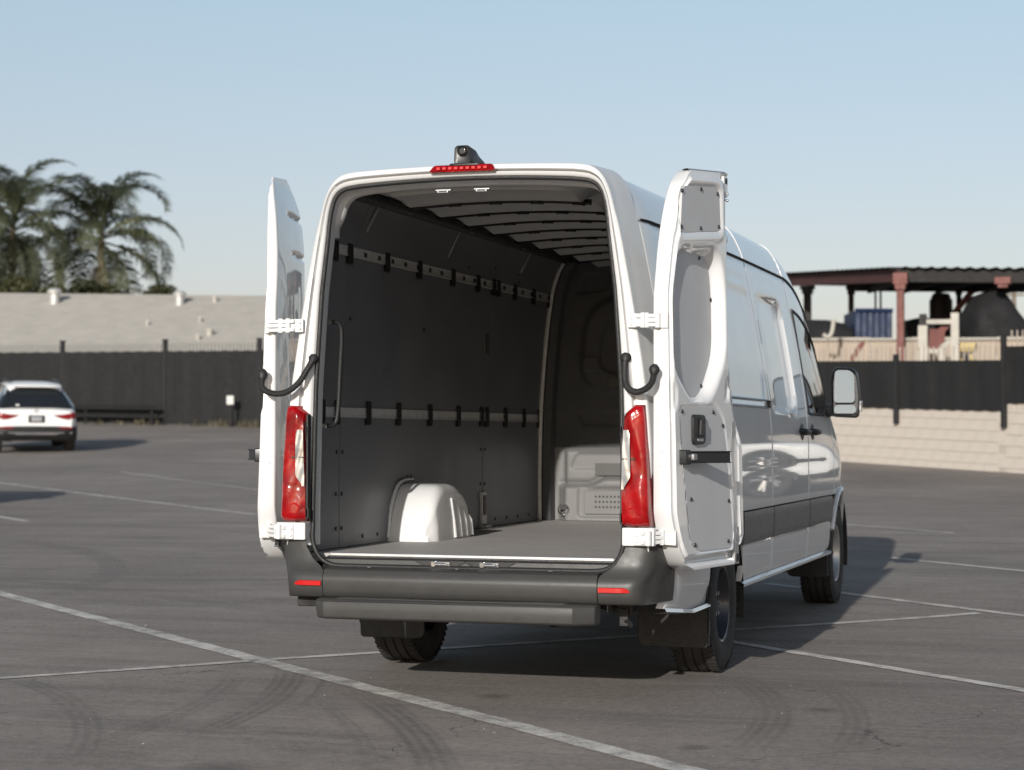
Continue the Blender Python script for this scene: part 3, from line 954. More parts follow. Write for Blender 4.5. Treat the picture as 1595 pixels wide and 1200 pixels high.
# white frame
wf = empty('loading_frame', (0, 0, 0)); tag(wf, 'weathered white steel loading frame standing above the black screen', 'frame')
dpf = 43.6
zfb = zyard
def bar(px0, py0, px1, py1, w, mat=None, name='bar', dp=dpf):
    return beam(name, P3(px0, py0, dp), P3(px1, py1, dp), w, w, mat or M['whitesteel'], wf)
bar(1438, 575, 1438, 506, .20, name='post'); bar(1488, 575, 1488, 486, .17, name='post'); bar(1468, 575, 1468, 540, .15, name='post')
bar(1440, 500, 1486, 500, .10); bar(1438, 546, 1468, 546, .10); bar(1438, 520, 1438, 488, .15, M['roofdark'], 'upper_post'); bar(1466, 540, 1480, 530, .10, name='brace'); bar(1433, 545, 1433, 575, .12, name='post')
bar(1456, 545, 1458, 512, .34, M['steel'], 'red_plate', 43.9); bar(1460, 520, 1482, 498, .14, M['steel'], 'red_brace', 43.8)
# yellow machine
ym = empty('yard_machine', (0, 0, 0)); tag(ym, 'small faded yellow machine with thin bars beside the white frame', 'machine')
c = P3(1508, 538, 44); m = MB(); m.box(c, (.36, .4, .14)); m.box(c+Vector((-.04, 0, -.1)), (.4, .42, .05)); m.build('hood', M['yellow'], ym, 0, .03)
for k, (a_, b_) in enumerate((((1496, 575), (1512, 545)), ((1520, 575), (1510, 548)), ((1500, 556), (1524, 566)), ((1485, 552), (1500, 562)), ((1516, 556), (1526, 575)))):
    beam('bar', P3(a_[0], a_[1], 44), P3(b_[0], b_[1], 44), .06, .06, M['yellow'] if k % 2 else M['roofdark'], ym)
# bent white pipe
bpn = MB(); bpn.tube(smooth_path([tuple(P3(x, y, 45)) for x, y in ((1282, 520), (1290, 524), (1296, 516), (1299, 496))], 20), .05, 8)
tag(bpn.build('bent_pipe', M['whitesteel'], None, 60), 'bent white pipe poking up over the beige barrier', 'pipe')
# odds and ends stacked behind the barrier
def stack(px, dp, n, w, label, mat):
    c = P3(px, 500, dp); o = empty('pallet_stack', (c.x, c.y, zyard), math.atan2(rt2.y, rt2.x)); tag(o, label, 'pallets', 'pallet stacks in the yard')
    for k in range(n):
        for j in range(5):
            m = MB(); m.box((0, -.5+.25*j, .14*k+.12+random.uniform(-.005, .005)), (w, .10, .02)); m.build('slat', mat, o, 0)
        for x_ in (-w*.42, 0, w*.42):
            m = MB(); m.box((x_, 0, .14*k+.06), (.09, 1.1, .09)); m.build('stringer', mat, o, 0)
stack(1418, 50.5, 15, .42, 'grey stack of timber pallets just right of the red column', M['wood'])
stack(1262, 50.0, 14, .5, 'timber pallet stack at the left end of the yard by the van mirror', M['wood'])
for px, dp, lb in ((1345, 45.9, 'rust-brown steel drum left of the red column'), (1451, 45.4, 'rust-brown steel drum behind the white frame')):
    c = P3(px, 500, dp); o = empty('steel_drum', (c.x, c.y, zyard)); tag(o, lb, 'drum')
    m = MB(); m.lathe([(0, 0), (0, .26), (.28, .262), (.29, .275), (.30, .262), (.58, .262), (.59, .275), (.60, .262), (.88, .26), (.88, .24), (.86, 0)], (0, 0, 0), 'z', 20); m.build('shell', M['oxide'], o, 40)
# pole far behind
x, y = spot(1580, 95); m = MB(); m.tube([(x, y, 0), (x, y, zat(452, 95))], [.14, .10], 8); m.box((x, y, zat(458, 95)), (.9, .1, .1)); tag(m.build('utility_pole', M['wood'], None, 40), 'thin utility pole far beyond the yard at the right edge', 'pole')
# far low trees that close the horizon behind everything
far = MB()
rgf = np.random.default_rng(5)
for k in range(150):
    px = -900+k*24+rgf.uniform(-8, 8)
    x, y = spot(px, 210)
    h = rgf.uniform(2.5, 4.5); w = rgf.uniform(2.5, 4)
    for j in range(60):
        v = rgf.normal(0, 1, 3); v /= np.linalg.norm(v)
        p = Vector((x+v[0]*w, y+v[1]*w*.7, 2.5+h*.5+v[2]*h*.55))
        a_ = Vector(rgf.normal(0, 1, 3)).normalized()*.7; b_ = a_.cross(Vector(rgf.normal(0, 1, 3))).normalized()*.45
        far.add([p-a_, p+b_, p+a_, p-b_], [(0, 1, 2, 3)])
o = far.build('far_trees', M['shrub'], None, 0); tag(o, 'low line of far trees at the horizon beyond the lot', None, kind='stuff')
# weeds and grit at the foot of the left fence
wd = MB()
for k in range(60):
    s_ = on_fence(110)+random.random()*(on_fence(420)-on_fence(110)); p = FA+FD*s_+FN*random.uniform(.12, .5)
    if random.random() < .5: s_ = on_fence(random.choice((235, 325, 362, 375, 395, 400)))+random.gauss(0, .35); p = FA+FD*s_+FN*random.uniform(.1, .5)
    hh = random.uniform(.06, .28)
    for j in range(6):
        a_ = random.uniform(0, 6.28); q = Vector((p[0]+random.gauss(0, .05), p[1]+random.gauss(0, .05), gz(p[1]))); e = Vector((math.cos(a_), math.sin(a_), 0))
        wd.add([q-e*.02, q+e*.02, q+Vector((random.gauss(0, .08), random.gauss(0, .08), hh))], [(0, 1, 2)])
o = wd.build('weeds', M['weed'], None, 0); tag(o, 'dry weeds along the foot of the black fence', None, kind='stuff')
gt = MB()
for k in range(380):
    u = random.random()
    x, y = spot(random.uniform(-100, 1700), 7.5+55*u**2.2)
    r_ = random.uniform(.002, .0065)*(1+1.2*u)
    c = Vector((x, y, gz(y)+r_*.4))
    vs = [c+Vector((random.gauss(0, 1), random.gauss(0, 1), random.gauss(0, .6)))*r_*.7 for _ in range(5)]
    gt.add(vs, [(0, 1, 2), (0, 2, 3), (1, 2, 4), (0, 3, 4), (0, 1, 4), (2, 3, 4)])
o = gt.build('grit', simple('pale_grit', (.24, .23, .22), .9, 0, 0, .5, 60), None, 0); tag(o, 'scattered grit and small crumbs on the asphalt', None, kind='stuff')
# ================================================================== the van
VZ = [.40, .55, .70, .95, 1.20, 1.42, 1.80, 2.15, 2.37, 2.50, 2.58, 2.62, 2.64, 2.655]
VX = [.970, .988, .994, 1.0, .9985, .985, .930, .866, .818, .765, .705, .61, .45, 0.0]
YR, YF = 1.63, 5.955          # axles
ZB = ground_z(YF)
TR = .372                      # tyre radius

def cr(x, xs, ys):
    """smooth interpolation"""
    xs = list(xs); ys = list(ys)
    i = int(np.clip(np.searchsorted(xs, x)-1, 0, len(xs)-2))
    h = xs[i+1]-xs[i]; t = min(max((x-xs[i])/h, 0), 1)
    def sl(k):
        if k == 0 or k == len(xs)-1: return 0 if k == 0 else (ys[k]-ys[k-1])/(xs[k]-xs[k-1])
        a = (ys[k]-ys[k-1])/(xs[k]-xs[k-1]); b = (ys[k+1]-ys[k])/(xs[k+1]-xs[k])
        return 0 if a*b <= 0 else 2*a*b/(a+b)
    m0, m1 = sl(i)*h, sl(i+1)*h
    return (2*t**3-3*t*t+1)*ys[i]+(t**3-2*t*t+t)*m0+(-2*t**3+3*t*t)*ys[i+1]+(t**3-t*t)*m1

def zt(y): return cr(y, [0, .5, 3.0, 4.4, 4.75, 5.4, 5.8, 6.25, 6.55, 6.8, 6.97], [2.612, 2.63, 2.655, 2.652, 2.62, 2.40, 2.02, 1.55, 1.42, 1.25, .98])
def ty(y):
    return (.942+.058*float(sstep(0, .5, y)))*(1-.10*float(sstep(5.9, 6.75, y))-.16*float(sstep(6.6, 7.0, y)))
def zmap(y, z):
    if z <= 1: return z
    return 1+(z-1)*(zt(y)-1)/1.655
def hw(y, z):
    zz = z if z <= 1 else 1+(z-1)*1.655/(zt(y)-1)
    return cr(min(zz, 2.655), VZ, VX)*ty(y)
def zg(y): return zmap(y, 2.37)

win_polys = [rpoly([(1.25, 1.50), (2.90, 1.50), (2.90, 2.17), (1.25, 2.17)], .12, 6),
             rpoly([(3.09, 1.45), (4.05, 1.45), (4.05, 2.17), (3.09, 2.17)], .12, 6)]
def relief(Y, Z):
    """pressed lines in the side skin, metres inward"""
    d = np.zeros_like(Y)
    for p in win_polys:
        d += .011*sstep(.012, -.012, sdf_poly(Y, Z, p))
    d += .019*sstep(3.15, 4.05, Y)*sstep(.016, -.016, sdf_poly(Y, Z, win_polys[1]))
    for z0, y0, y1 in ((2.275, .75, 1.55), (2.235, 1.85, 2.85), (2.275, 3.25, 4.0)):
        d += .007*np.exp(-((Z-z0)/.010)**2)*sstep(y0, y0+.06, Y)*sstep(y1, y1-.06, Y)
    d += .005*np.exp(-((Z-2.335)/.012)**2)*sstep(.4, .6, Y)*sstep(4.6, 4.3, Y)
    # belt crease that runs along the doors
    d += .003*np.exp(-((Z-1.10)/.03)**2)*sstep(1.0, 1.3, Y)*sstep(5.4, 5.2, Y)
    return d

ARCH_R = .475
def arch_z(y, base):
    z = base
    for yc, zc in ((YR, TR), (YF, TR+ZB)):
        q = ARCH_R**2-(y-yc)**2
        if q > 0: z = max(z, zc+math.sqrt(q))
    return z

def columns(y0, y1, zlo, zhi, step):
    ys = {y0, y0+.015, y1-.012, y1}
    n = max(2, int((y1-y0)/step))
    ys |= {y0+(y1-y0)*k/n for k in range(n+1)}
    for yc in (YR, YF):
        for k in range(61):
            yy = yc+ARCH_R*math.cos(math.pi*k/60)
            if y0 < yy < y1: ys.add(yy)
    ys = sorted(ys)
    out = [ys[0]]
    for y in ys[1:]:
        if y-out[-1] > 1e-3: out.append(y)
    return out

def side_panel(name, y0, y1, zlo, zhi, mat, parent, s=1, step=.028, off=0., use_relief=True, ret=.022, zn=None):
    ys = columns(y0, y1, zlo, zhi, step)
    hmax = max(zhi(y)-zlo(y) for y in ys)
    n = zn or max(4, int(hmax/.022))
    ts = [k/n for k in range(n+1)]
    P = []
    for y in ys:
        a, b = zlo(y), max(zhi(y), zlo(y)+.0015)
        zz = np.array([a+(b-a)*t for t in ts])
        rl = relief(np.full(zz.shape, y), zz) if use_relief else np.zeros_like(zz)
        if y == ys[0] or y == ys[-1]: rl = rl+.012
        rl[0] += .004; rl[-1] += .004
        P.append([(s*(hw(y, z)+off-r), y, z) for z, r in zip(zz, rl)])
    mb = MB()
    mb.grid(P)
    if ret:
        def inn(p, ky, kz): return (p[0]-s*ret, p[1]+ky*.002, p[2]+kz*.002)
        mb.grid([P[0], [inn(p, 1, 0) for p in P[0]]])
        mb.grid([P[-1], [inn(p, -1, 0) for p in P[-1]]])
        lo = [r[0] for r in P]; hi = [r[-1] for r in P]
        mb.grid([lo, [inn(p, 0, 1) for p in lo]])
        mb.grid([hi, [inn(p, 0, -1) for p in hi]])
    return mb.build(name, mat, parent, 40)

van = empty('cargo_van', (0, 0, 0))
tag(van, 'white high-roof cargo van with its two rear doors swung wide open', 'van')

GAP = .004
SEAMS = [.30, 2.985, 4.415, 5.62]
for s in (1, -1):
    # upper skins
    q = side_panel('quarter_panel', .30, SEAMS[1]-GAP, lambda y: .862, zg, M['paint'], van, s)
    sd = side_panel('sliding_door', SEAMS[1]+GAP, SEAMS[2]-GAP, lambda y: .862, zg, M['paint'], van, s)
    fd = side_panel('front_door', SEAMS[2]+GAP, SEAMS[3]-GAP, lambda y: .862, lambda y: min(zg(y), 2.6), M['paint'], van, s)
    fe = side_panel('fender', SEAMS[3]+GAP, 6.93, lambda y: arch_z(y, .862), lambda y: max(zg(y), arch_z(y, .862)+.01), M['paint'], van, s)
    # grey rub band
    for nm, y0, y1 in (('rub_strip', 1.0, SEAMS[1]-GAP), ('rub_strip', SEAMS[1]+GAP, SEAMS[2]-GAP), ('rub_strip', SEAMS[2]+GAP, 5.50)):
        zl = (lambda y: arch_z(y, .672)) if y0 < 2 else (lambda y: max(.672, arch_z(y, .672)))
        side_panel(nm, y0 if y0 > 2 else 2.02, y1, zl, lambda y: max(.855, arch_z(y, .672)+.002), M['clad'], van, s, off=.012, use_relief=False, step=.06)
    side_panel('rub_strip', .26, 1.25, lambda y: max(.672, arch_z(y, .672)), lambda y: .857, M['clad'], van, s, off=.010, use_relief=False, step=.06)
    # lower white sills
    side_panel('rear_sill', .25, 1.17, lambda y: .41+.045*max(0, (.75-y)/.5), lambda y: min(.668, .668), M['paint'], van, s, off=-.004, use_relief=False, step=.05)
    for y0, y1 in ((2.08, SEAMS[1]-.003), (SEAMS[1]+.003, SEAMS[2]-.003), (SEAMS[2]+.003, 5.48)):
        side_panel('side_sill', y0, y1, lambda y: .462, lambda y: .668, M['paint'], van, s, off=.0, use_relief=False, step=.08)
    lip = MB()
    lip.grid([[(s*(hw(y, .46)), y, .461), (s*(hw(y, .46)+.022), y, .448), (s*(hw(y, .46)+.020), y, .432), (s*.90, y, .425)] for y in np.linspace(2.06, 5.5, 30)])
    lip.build('sill_lip', M['paint'], van, 30)
    lip = MB()
    lip.grid([[(s*(hw(y, .50)-.004), y, .413+.045*max(0, (.75-y)/.5)), (s*(hw(y, .46)+.012), y, .395+.045*max(0, (.75-y)/.5)), (s*.90, y, .385+.045*max(0, (.75-y)/.5))] for y in np.linspace(.25, 1.17, 14)])
    lip.build('sill_lip', M['paint'], van, 30)
    # dark liner just inside the skin, it shows in the seams and wheel arches
    ln = MB()
    ln.grid([[(s*(hw(y, z)-(.055 if y > 2.99 and z < 2.19 else .030)), y, z) for z in np.linspace(arch_z(y, .47), zg(y), 14)] for y in np.linspace(.32, 6.8, 140)])
    ln.build('body_liner', M['seam'], van, 40)
    for yc, zc in ((YR, TR), (YF, TR+ZB)):
        wl = MB()
        arc = [(yc+(ARCH_R+.01)*math.cos(t), zc+(ARCH_R+.01)*math.sin(t)) for t in np.linspace(-.25, math.pi+.25, 30)]
        ri = .386 if yc == YR else ARCH_R+.01
        ar2 = [(yc+ri*math.cos(t), zc+ri*math.sin(t)) for t in np.linspace(-.25, math.pi+.25, 30)]
        wl.grid([[(s*.985, y, z), (s*.885, y, z), (s*.885, y2, z2), (s*.63, y2, z2)] for (y, z), (y2, z2) in zip(arc, ar2)])
        wl.prism(ar2, lambda y, z: (s*.63, y, z), lambda y, z: (s*.625, y, z))
        wl.build('arch_liner', M['under'], van, 40)
    # front door glass
    def wz(y): return min(2.16, zmap(y, 2.17)-.01)
    gl = MB()
    gy = np.linspace(4.52, 5.60, 26)
    gl.grid([[(s*(hw(y, z)+.002), y, z) for z in np.linspace(1.44+.10*float(sstep(5.2, 5.6, y)), max(wz(y), 1.5), 14)] for y in gy])
    gl.build('window', M['glass'], fd, 40)
    sb = MB()
    edge = [(y, wz(y)) for y in gy]+[(y, 1.44+.10*float(sstep(5.2, 5.6, y))) for y in gy[::-1]]
    pth = [(s*(hw(y, z)+.001), y, z) for y, z in edge]
    sb.tube(pth+[pth[0]], .011, 6)
    sb.build('window_seal', M['rubber'], fd, 60)
    gl = MB()
    gl.grid([[(s*(hw(y, z)+.003), y, z) for z in np.linspace(1.52+.3*max(0, 5.66-y), max(zmap(y, 2.0), 1.53), 8)] for y in np.linspace(5.64, 6.05, 10)])
    gl.build('quarter_glass', M['glass'], fe, 40)
    # handles
    for yy, par in ((4.17, sd), (4.62, fd)):
        h = MB()
        x0 = hw(yy, 1.32)
        h.tube(smooth_path([(s*(x0+.004), yy-.105, 1.325), (s*(x0+.036), yy-.085, 1.322), (s*(x0+.044), yy, 1.318), (s*(x0+.036), yy+.085, 1.314), (s*(x0+.004), yy+.105, 1.31)], 20), [.017]*21, 10)
        h.build('handle', M['black'], par, 50)
        c = MB()
        c.lathe([(0, .0), (.004, .052), (.0, .056)], (0, 0, 0), 'x', 20)
        for i, v in enumerate(c.v): c.v[i] = (s*(x0+.002+v[0]), yy+v[1]*1.3, 1.315+v[2])
        c.build('handle_cup', M['black'], par, 50)
    # track for the sliding door
    tr = MB()
    for z0, z1, o in ((1.455, 1.512, .002),):
        tr.grid([[(s*(hw(y, z0)+.003), y, z0), (s*(hw(y, z0)+.010), y, z0+.006), (s*(hw(y, z0)-.008), y, z0+.02), (s*(hw(y, z1)-.008), y, z1-.018), (s*(hw(y, z1)+.010), y, z1-.006), (s*(hw(y, z1)+.004), y, z1)] for y in np.linspace(.95, 2.97, 30)])
    tr.build('door_track', M['galv'], q, 30)
    e = MB(); e.box((s*(hw(2.93, 1.48)+.004), 2.945, 1.483), (.03, .06, .044)); e.build('track_end', M['black'], q, 0, .004)
    g = MB()   # roof gutter line
    g.tube([(s*(hw(y, zg(y))+.002), y, zg(y)+.004) for y in np.linspace(.34, 5.5, 60)], .006, 6)
    g.build('roof_gutter', M['seam'], van, 60)
    # side mirror
    mr = empty('side_mirror', (0, 0, 0), 0, van)
    ms = MB()
    prof = rpoly([(1.035, 1.435), (1.215, 1.425), (1.232, 1.55), (1.205, 1.775), (1.05, 1.785), (1.03, 1.70)], [.03, .03, .06, .06, .05, .03], 5)
    c = np.mean(prof, 0)
    rows = []
    for yy, k in ((5.285, .94), (5.275, 1.0), (5.30, 1.04), (5.36, 1.03), (5.42, .88), (5.46, .6), (5.475, .2)):
        rows.append([(s*(c[0]+(x-c[0])*k), yy, c[1]+(z-c[1])*k) for x, z in prof])
    ms.grid(rows, cv=True)
    ms.grid([rows[0], [(x, 5.335, z) for x, y, z in rows[0]]], cv=True)
    n0 = len(ms.v); ms.v.extend([(x, 5.335, z) for x, y, z in rows[0]]); ms.f.append(tuple(range(n0, n0+len(prof))))
    ms.build('mirror_shell', M['black'], mr, 40)
    for nm, z0, z1, in (('mirror_glass', 1.53, 1.765), ('spotter_glass', 1.452, 1.515)):
        mg = MB()
        pl = rpoly([(1.050, z0), (1.195+.012*(z0 < 1.5), z0), (1.200-.012*(z0 > 1.5), z1), (1.055, z1)], .03, 4)
        a = R(7)
        mg.prism(pl, lambda x, z: (s*x, 5.300+(x-1.12)*.26+(z-1.6)*.07, z), lambda x, z: (s*x, 5.288+(x-1.12)*.26+(z-1.6)*.07, z))
        mg.build(nm, M['mirror'], mr, 20)
    ts = MB(); ts.box((s*1.235, 5.33, 1.505), (.016, .09, .075)); ts.build('turn_signal', M['clear'], mr, 0, .006)
    ar = MB(); ar.tube([(s*.93, 5.50, 1.47), (s*1.0, 5.42, 1.475), (s*1.08, 5.38, 1.475)], [.06, .045, .04], 10); ar.build('mirror_arm', M['black'], mr, 40)

# roof skin, windscreen, bonnet, nose
def roof_row(y, n=41):
    zz = [zmap(y, 2.37+.285*math.sin(math.pi/2*t)) for t in np.linspace(0, 1, n)]
    half = [(hw(y, z), y, z) for z in zz]
    return half+[(-x, y_, z) for x, y_, z in half[-2::-1]]
rf = MB(); rf.grid([roof_row(y) for y in np.linspace(.30, 5.42, 80)]); roof = rf.build('roof', M['paint'], van, 40)
for ys_ in (2.985, 4.415):
    rs_ = MB(); rs_.tube([(x, y, z+.001) for x, y, z in roof_row(ys_)], .0055, 6); rs_.build('roof_seam', M['paint'], roof, 60)
ws = MB(); ws.grid([roof_row(y) for y in np.linspace(5.424, 6.26, 24)]); ws.build('windscreen', M['glass'], van, 40)
hd = MB(); hd.grid([roof_row(y) for y in np.linspace(6.264, 6.97, 24)]); hd.build('bonnet', M['paint'], van, 40)
ns = MB()
ns.grid([[(x, 6.93+.03*(1-(x/.8)**2), z) for x in np.linspace(-.74, .74, 20)] for z in np.linspace(.42, 1.02, 12)])
ns.build('nose', M['clad'], van, 40)
for s in (1, -1):
    fc = MB(); fc.grid([[(s*hw(y, z), y, z) for z in np.linspace(.42, .86, 10)] for y in np.linspace(6.44, 6.93, 12)]); fc.build('front_bumper_corner', M['clad'], van, 40)
    hl = MB(); hl.grid([[(s*(hw(y, z)+.006), y, z) for z in np.linspace(.93, 1.12-.06*(6.9-y), 8)] for y in np.linspace(6.42, 6.88, 10)]); hl.build('headlamp', M['clear'], van, 40)
    fl = MB()   # raised arch lip of the front wing
    pts = [(YF+(ARCH_R+.005)*math.cos(t), TR+ZB+(ARCH_R+.005)*math.sin(t)) for t in np.linspace(.42, math.pi-.42, 26)]
    fl.tube([(s*(hw(y, z)+.004), y, z) for y, z in pts], .022, 8); fl.build('arch_lip', M['paint'], van, 60)

# ------------------------------------------------------------------ rear frame round the opening
def outer_prof(k):
    A = [(hw(.0, z)*k, z) for z in np.linspace(.74, 2.36, 40)]
    B = [(hw(.0, 2.36)*k, 2.36), (.733*k, 2.47), (.693*k, 2.545), (.640*k, 2.585), (.57*k, 2.598)]
    B = [tuple(p[:2]) for p in smooth_path([(x, z, 0) for x, z in B], 24)]
    C = [(x, 2.598+.014*(1-(x/.58)**2)) for x in np.linspace(.57*k, 0, 20)]
    return np.vstack([resample(A, 44), resample(B, 22)[1:], resample(C, 22)[1:]])
IN_Z = [.62, .72, .80, .92, 1.53, 2.0, 2.30]
IN_X = [.795, .799, .800, .800, .787, .757, .722]
def inner_prof():
    A = [(interp(z, IN_Z, IN_X), z) for z in np.linspace(.74, 2.32, 40)]
    B = [A[-1], (.708, 2.41), (.682, 2.478), (.635, 2.512), (.55, 2.526)]
    B = [tuple(p[:2]) for p in smooth_path([(x, z, 0) for x, z in B], 24)]
    C = [(x, 2.526+.020*(1-(x/.55)**2)) for x in np.linspace(.55, 0, 20)]
    return np.vstack([resample(A, 44), resample(B, 22)[1:], resample(C, 22)[1:]])
OP = outer_prof(1.0); IP = inner_prof()
def ring(f, y, k=1.0, dz=0.):
    p = IP+(OP*np.array([k, 1])-IP)*f
    half = [(x, y, z+dz*min(1, max(0, (z-2.3)/.3))) for x, z in p]
    return half+[(-x, yy, z) for x, yy, z in half[-2::-1]]
def full_ring(y):
    h = [(hw(y, z), y, z) for x, z in OP]
    top = [(min(x, hw(y, min(z, zt(y)))) , y, z) for x, z in OP]
    k = ty(y)/ty(0)
    half = [(x*k, y, z*(1+.004*min(1, y/.3)*(z > 2.3))) for x, z in OP]
    return half+[(-x, yy, z) for x, yy, z in half[-2::-1]]
fr = MB()
fr.grid([full_ring(.31), full_ring(.2), full_ring(.12), ring(.985, .06, .995), ring(.95, .03), ring(.90, .02), ring(.60, .012), ring(.555, .014), ring(.53, .045), ring(.44, .05), ring(.415, .028), ring(.39, .022), ring(.16, .028), ring(.10, .036), ring(.04, .058), ring(0, .065), ring(-.012, .09), ring(-.035, .13), ring(-.015, .142), ring(.35, .15)])
frame = fr.build('rear_frame', M['frame_paint'], van, 50)
# rubber seal, a closed loop
lo = [(.799, .80), (.792, .745), (.765, .69), (.72, .655), (.66, .642), (.50, .640), (0, .638)]
lo = smooth_path([(x, .045, z) for x, z in lo], 40)
half = [Vector((x-.002, .050, z)) for x, z in IP if z > .80]
loop = [Vector((-p.x, p.y, p.z)) for p in lo[::-1]][:0]
right = [p for p in lo[::-1]]+half
left = [Vector((-p.x, p.y, p.z)) for p in right[::-1]]
sb = MB(); sb.tube(right+left[1:], .0125, 8, False); sb.build('door_seal', M['rubber'], van, 60)
# top reveal: strikers and drip edge inside the header
hd = MB()
def head_row(y, d):
    h = [(x-d*.9*float(sstep(2.30, 2.42, z))*(x > .45), y, z-d*float(sstep(2.30, 2.45, z))) for x, z in IP[42:]]
    return h+[(-x, yy, z) for x, yy, z in h[-2::-1]]
hd.grid([head_row(.125, -.004), head_row(.135, .010), head_row(.15, .022), head_row(.19, .024), head_row(.20, .0)])
hd.build('header_trim', M['frame_paint'], van, 40)
for cx in (-.14, .06):
    st = MB()
    st.box((cx, .13, 2.500), (.08, .025, .008)); st.box((cx-.024, .118, 2.492), (.008, .016, .014)); st.box((cx+.024, .118, 2.492), (.008, .016, .014)); st.tube([(cx-.024, .110, 2.488), (cx+.024, .110, 2.488)], .0035, 6)
    st.build('striker', M['galv'], van, 0, .003)

# ------------------------------------------------------------------ load floor, sill and bumper
ZF = .697
f = MB(); f.box((0, 2.23, ZF-.02), (1.73, 4.20, .04)); f.build('cargo_floor', M['floor'], van, 0, .003)
f = MB(); f.box((0, .121, ZF-.004), (1.47, .022, .016)); f.build('floor_edge', M['alu'], van, 0, .004)
sp = MB()
prof = [(.115, .686), (.075, .680), (.062, .672), (.060, .652), (.035, .640), (.02, .632), (-.01, .628), (-.03, .622)]
sp.grid([[(x, y, z) for y, z in prof] for x in np.linspace(-.74, .74, 40)])
sp.build('sill_plate', M['clad_dark'], van, 40)
for cx in (-.125, .125):
    rc = MB()
    rc.prism([(-.145, .676), (-.075, .640), (.075, .640), (.145, .676)], lambda x, z: (cx+x, .058, z), lambda x, z: (cx+x, .072, z))
    rc.build('latch_recess', M['black'], van, 0, .004)
    st = MB()
    st.box((cx, .052, .660), (.10, .012, .022)); st.box((cx-.028, .036, .660), (.02, .03, .026)); st.box((cx+.03, .040, .658), (.026, .02, .016))
    st.tube([(cx-.02, .026, .660), (cx+.04, .026, .660)], .006, 8)
    st.build('striker', M['chrome'], van, 0, .003)

bumper = empty('rear_bumper', (0, 0, 0), 0, van)
XS = .695
bp = MB()
prof = [(.03, .640), (-.015, .636), (-.050, .631), (-.064, .624), (-.069, .608), (-.079, .599), (-.081, .575), (-.077, .53), (-.068, .503), (-.052, .491), (.02, .488), (.10, .488)]
bp.grid([[(x, y+.012*(x/.7)**2, z) for y, z in prof] for x in np.linspace(-XS, XS, 30)])
bp.build('bumper_beam', M['bump'], bumper, 50)
for x in (-.47, -.015, .455, ):
    b = MB(); b.lathe([(0, 0.0), (.004, .008), (0, .012)], (x, -.018, .640), 'z', 10); b.build('bolt', M['galv'], bumper, 40)
for s in (1, -1):
    rows = []
    for z, ins, y0 in ((.490, .10, .02), (.490, .0, -.045), (.500, -.01, -.066), (.535, -.02, -.076), (.575, -.02, -.080), (.600, -.02, -.074), (.620, -.018, -.058), (.645, -.012, -.035), (.68, -.008, -.022), (.74, -.004, -.016), (.775, 0, -.012), (.780, .02, .0)):
        xi = XS+.004 if z < .62 else interp(z, [.62, .64, .66, .69, .73, .78], [.70, .72, .752, .785, .806, .815])
        xo = .982-ins*.6-.012*(z < .53)
        pth = [(xi, y0+.012*(xi/.7)**2), (.5*(xi+.86), y0+.016), (.86, y0+.020), (.905, y0+.030), (.938, y0+.058), (.958, y0+.11), (xo-.012, y0+.19), (hw(.27, z)+.003, .27), (hw(.34, z)+.003, .34)]
        pp = resample([tuple(p) for p in [(a.x, a.y) for a in smooth_path([(x, y, 0) for x, y in pth], 28)]], 30)
        dx = -.030*max(0, (.78-z)/.29)+.014-.55*max(0, -.016-y0)
        rows.append([(s*(x+dx*max(0, min(1, (x-.72)/.24))*max(0, min(1, (.27-y)/.2))), y, z) for x, y in pp])
    cm = MB(); cm.grid(rows)
    c = cm.build('bumper_corner', M['bump'], bumper, 50)
    rfm = MB()
    pl = [(.735, .548), (.90, .545), (.915, .552), (.905, .572), (.735, .573)]
    def yb(x): return -.080+.012*(x/.7)**2+(.0 if x < .79 else .022*((x-.79)/.07)**2)
    rows = []
    for x in np.linspace(.703, .864, 14):
        t = (x-.703)/.16
        z0, z1 = .548, .574-.012*float(sstep(.75, 1, t))
        rows.append([(s*x, yb(x)-.003, z0), (s*x, yb(x)-.009, z0+.003), (s*x, yb(x)-.009, z1-.003), (s*x, yb(x)-.003, z1)])
    rfm.grid(rows); rfm.build('reflector', M['reflector'], bumper, 30)
stp = MB()
top = [(-.725, -.02), (-.715, -.10), (-.66, -.150), (.60, -.150), (.695, -.09), (.705, -.02)]
rows = [[(x*.985, y*.9, .492) for x, y in top], [(x, y, .486) for x, y in top], [(x, y-.004, .478) for x, y in top], [(x, y-.006, .44) for x, y in top], [(x*.996, y, .402) for x, y in top], [(x*.985, y*.9+.006, .394) for x, y in top], [(x*.97, y*.5+.02, .392) for x, y in top]]
stp.grid(rows, cv=True); stp.f.append(tuple(range(6)))
stp.build('bumper_step', M['bump'], van, 25, .006)
ss = MB()
for k in range(3): ss.box((-.03, -.105+.028*k, .4935), (1.15, .012, .004))
ss.build('step_tread', M['black'], van, 0)

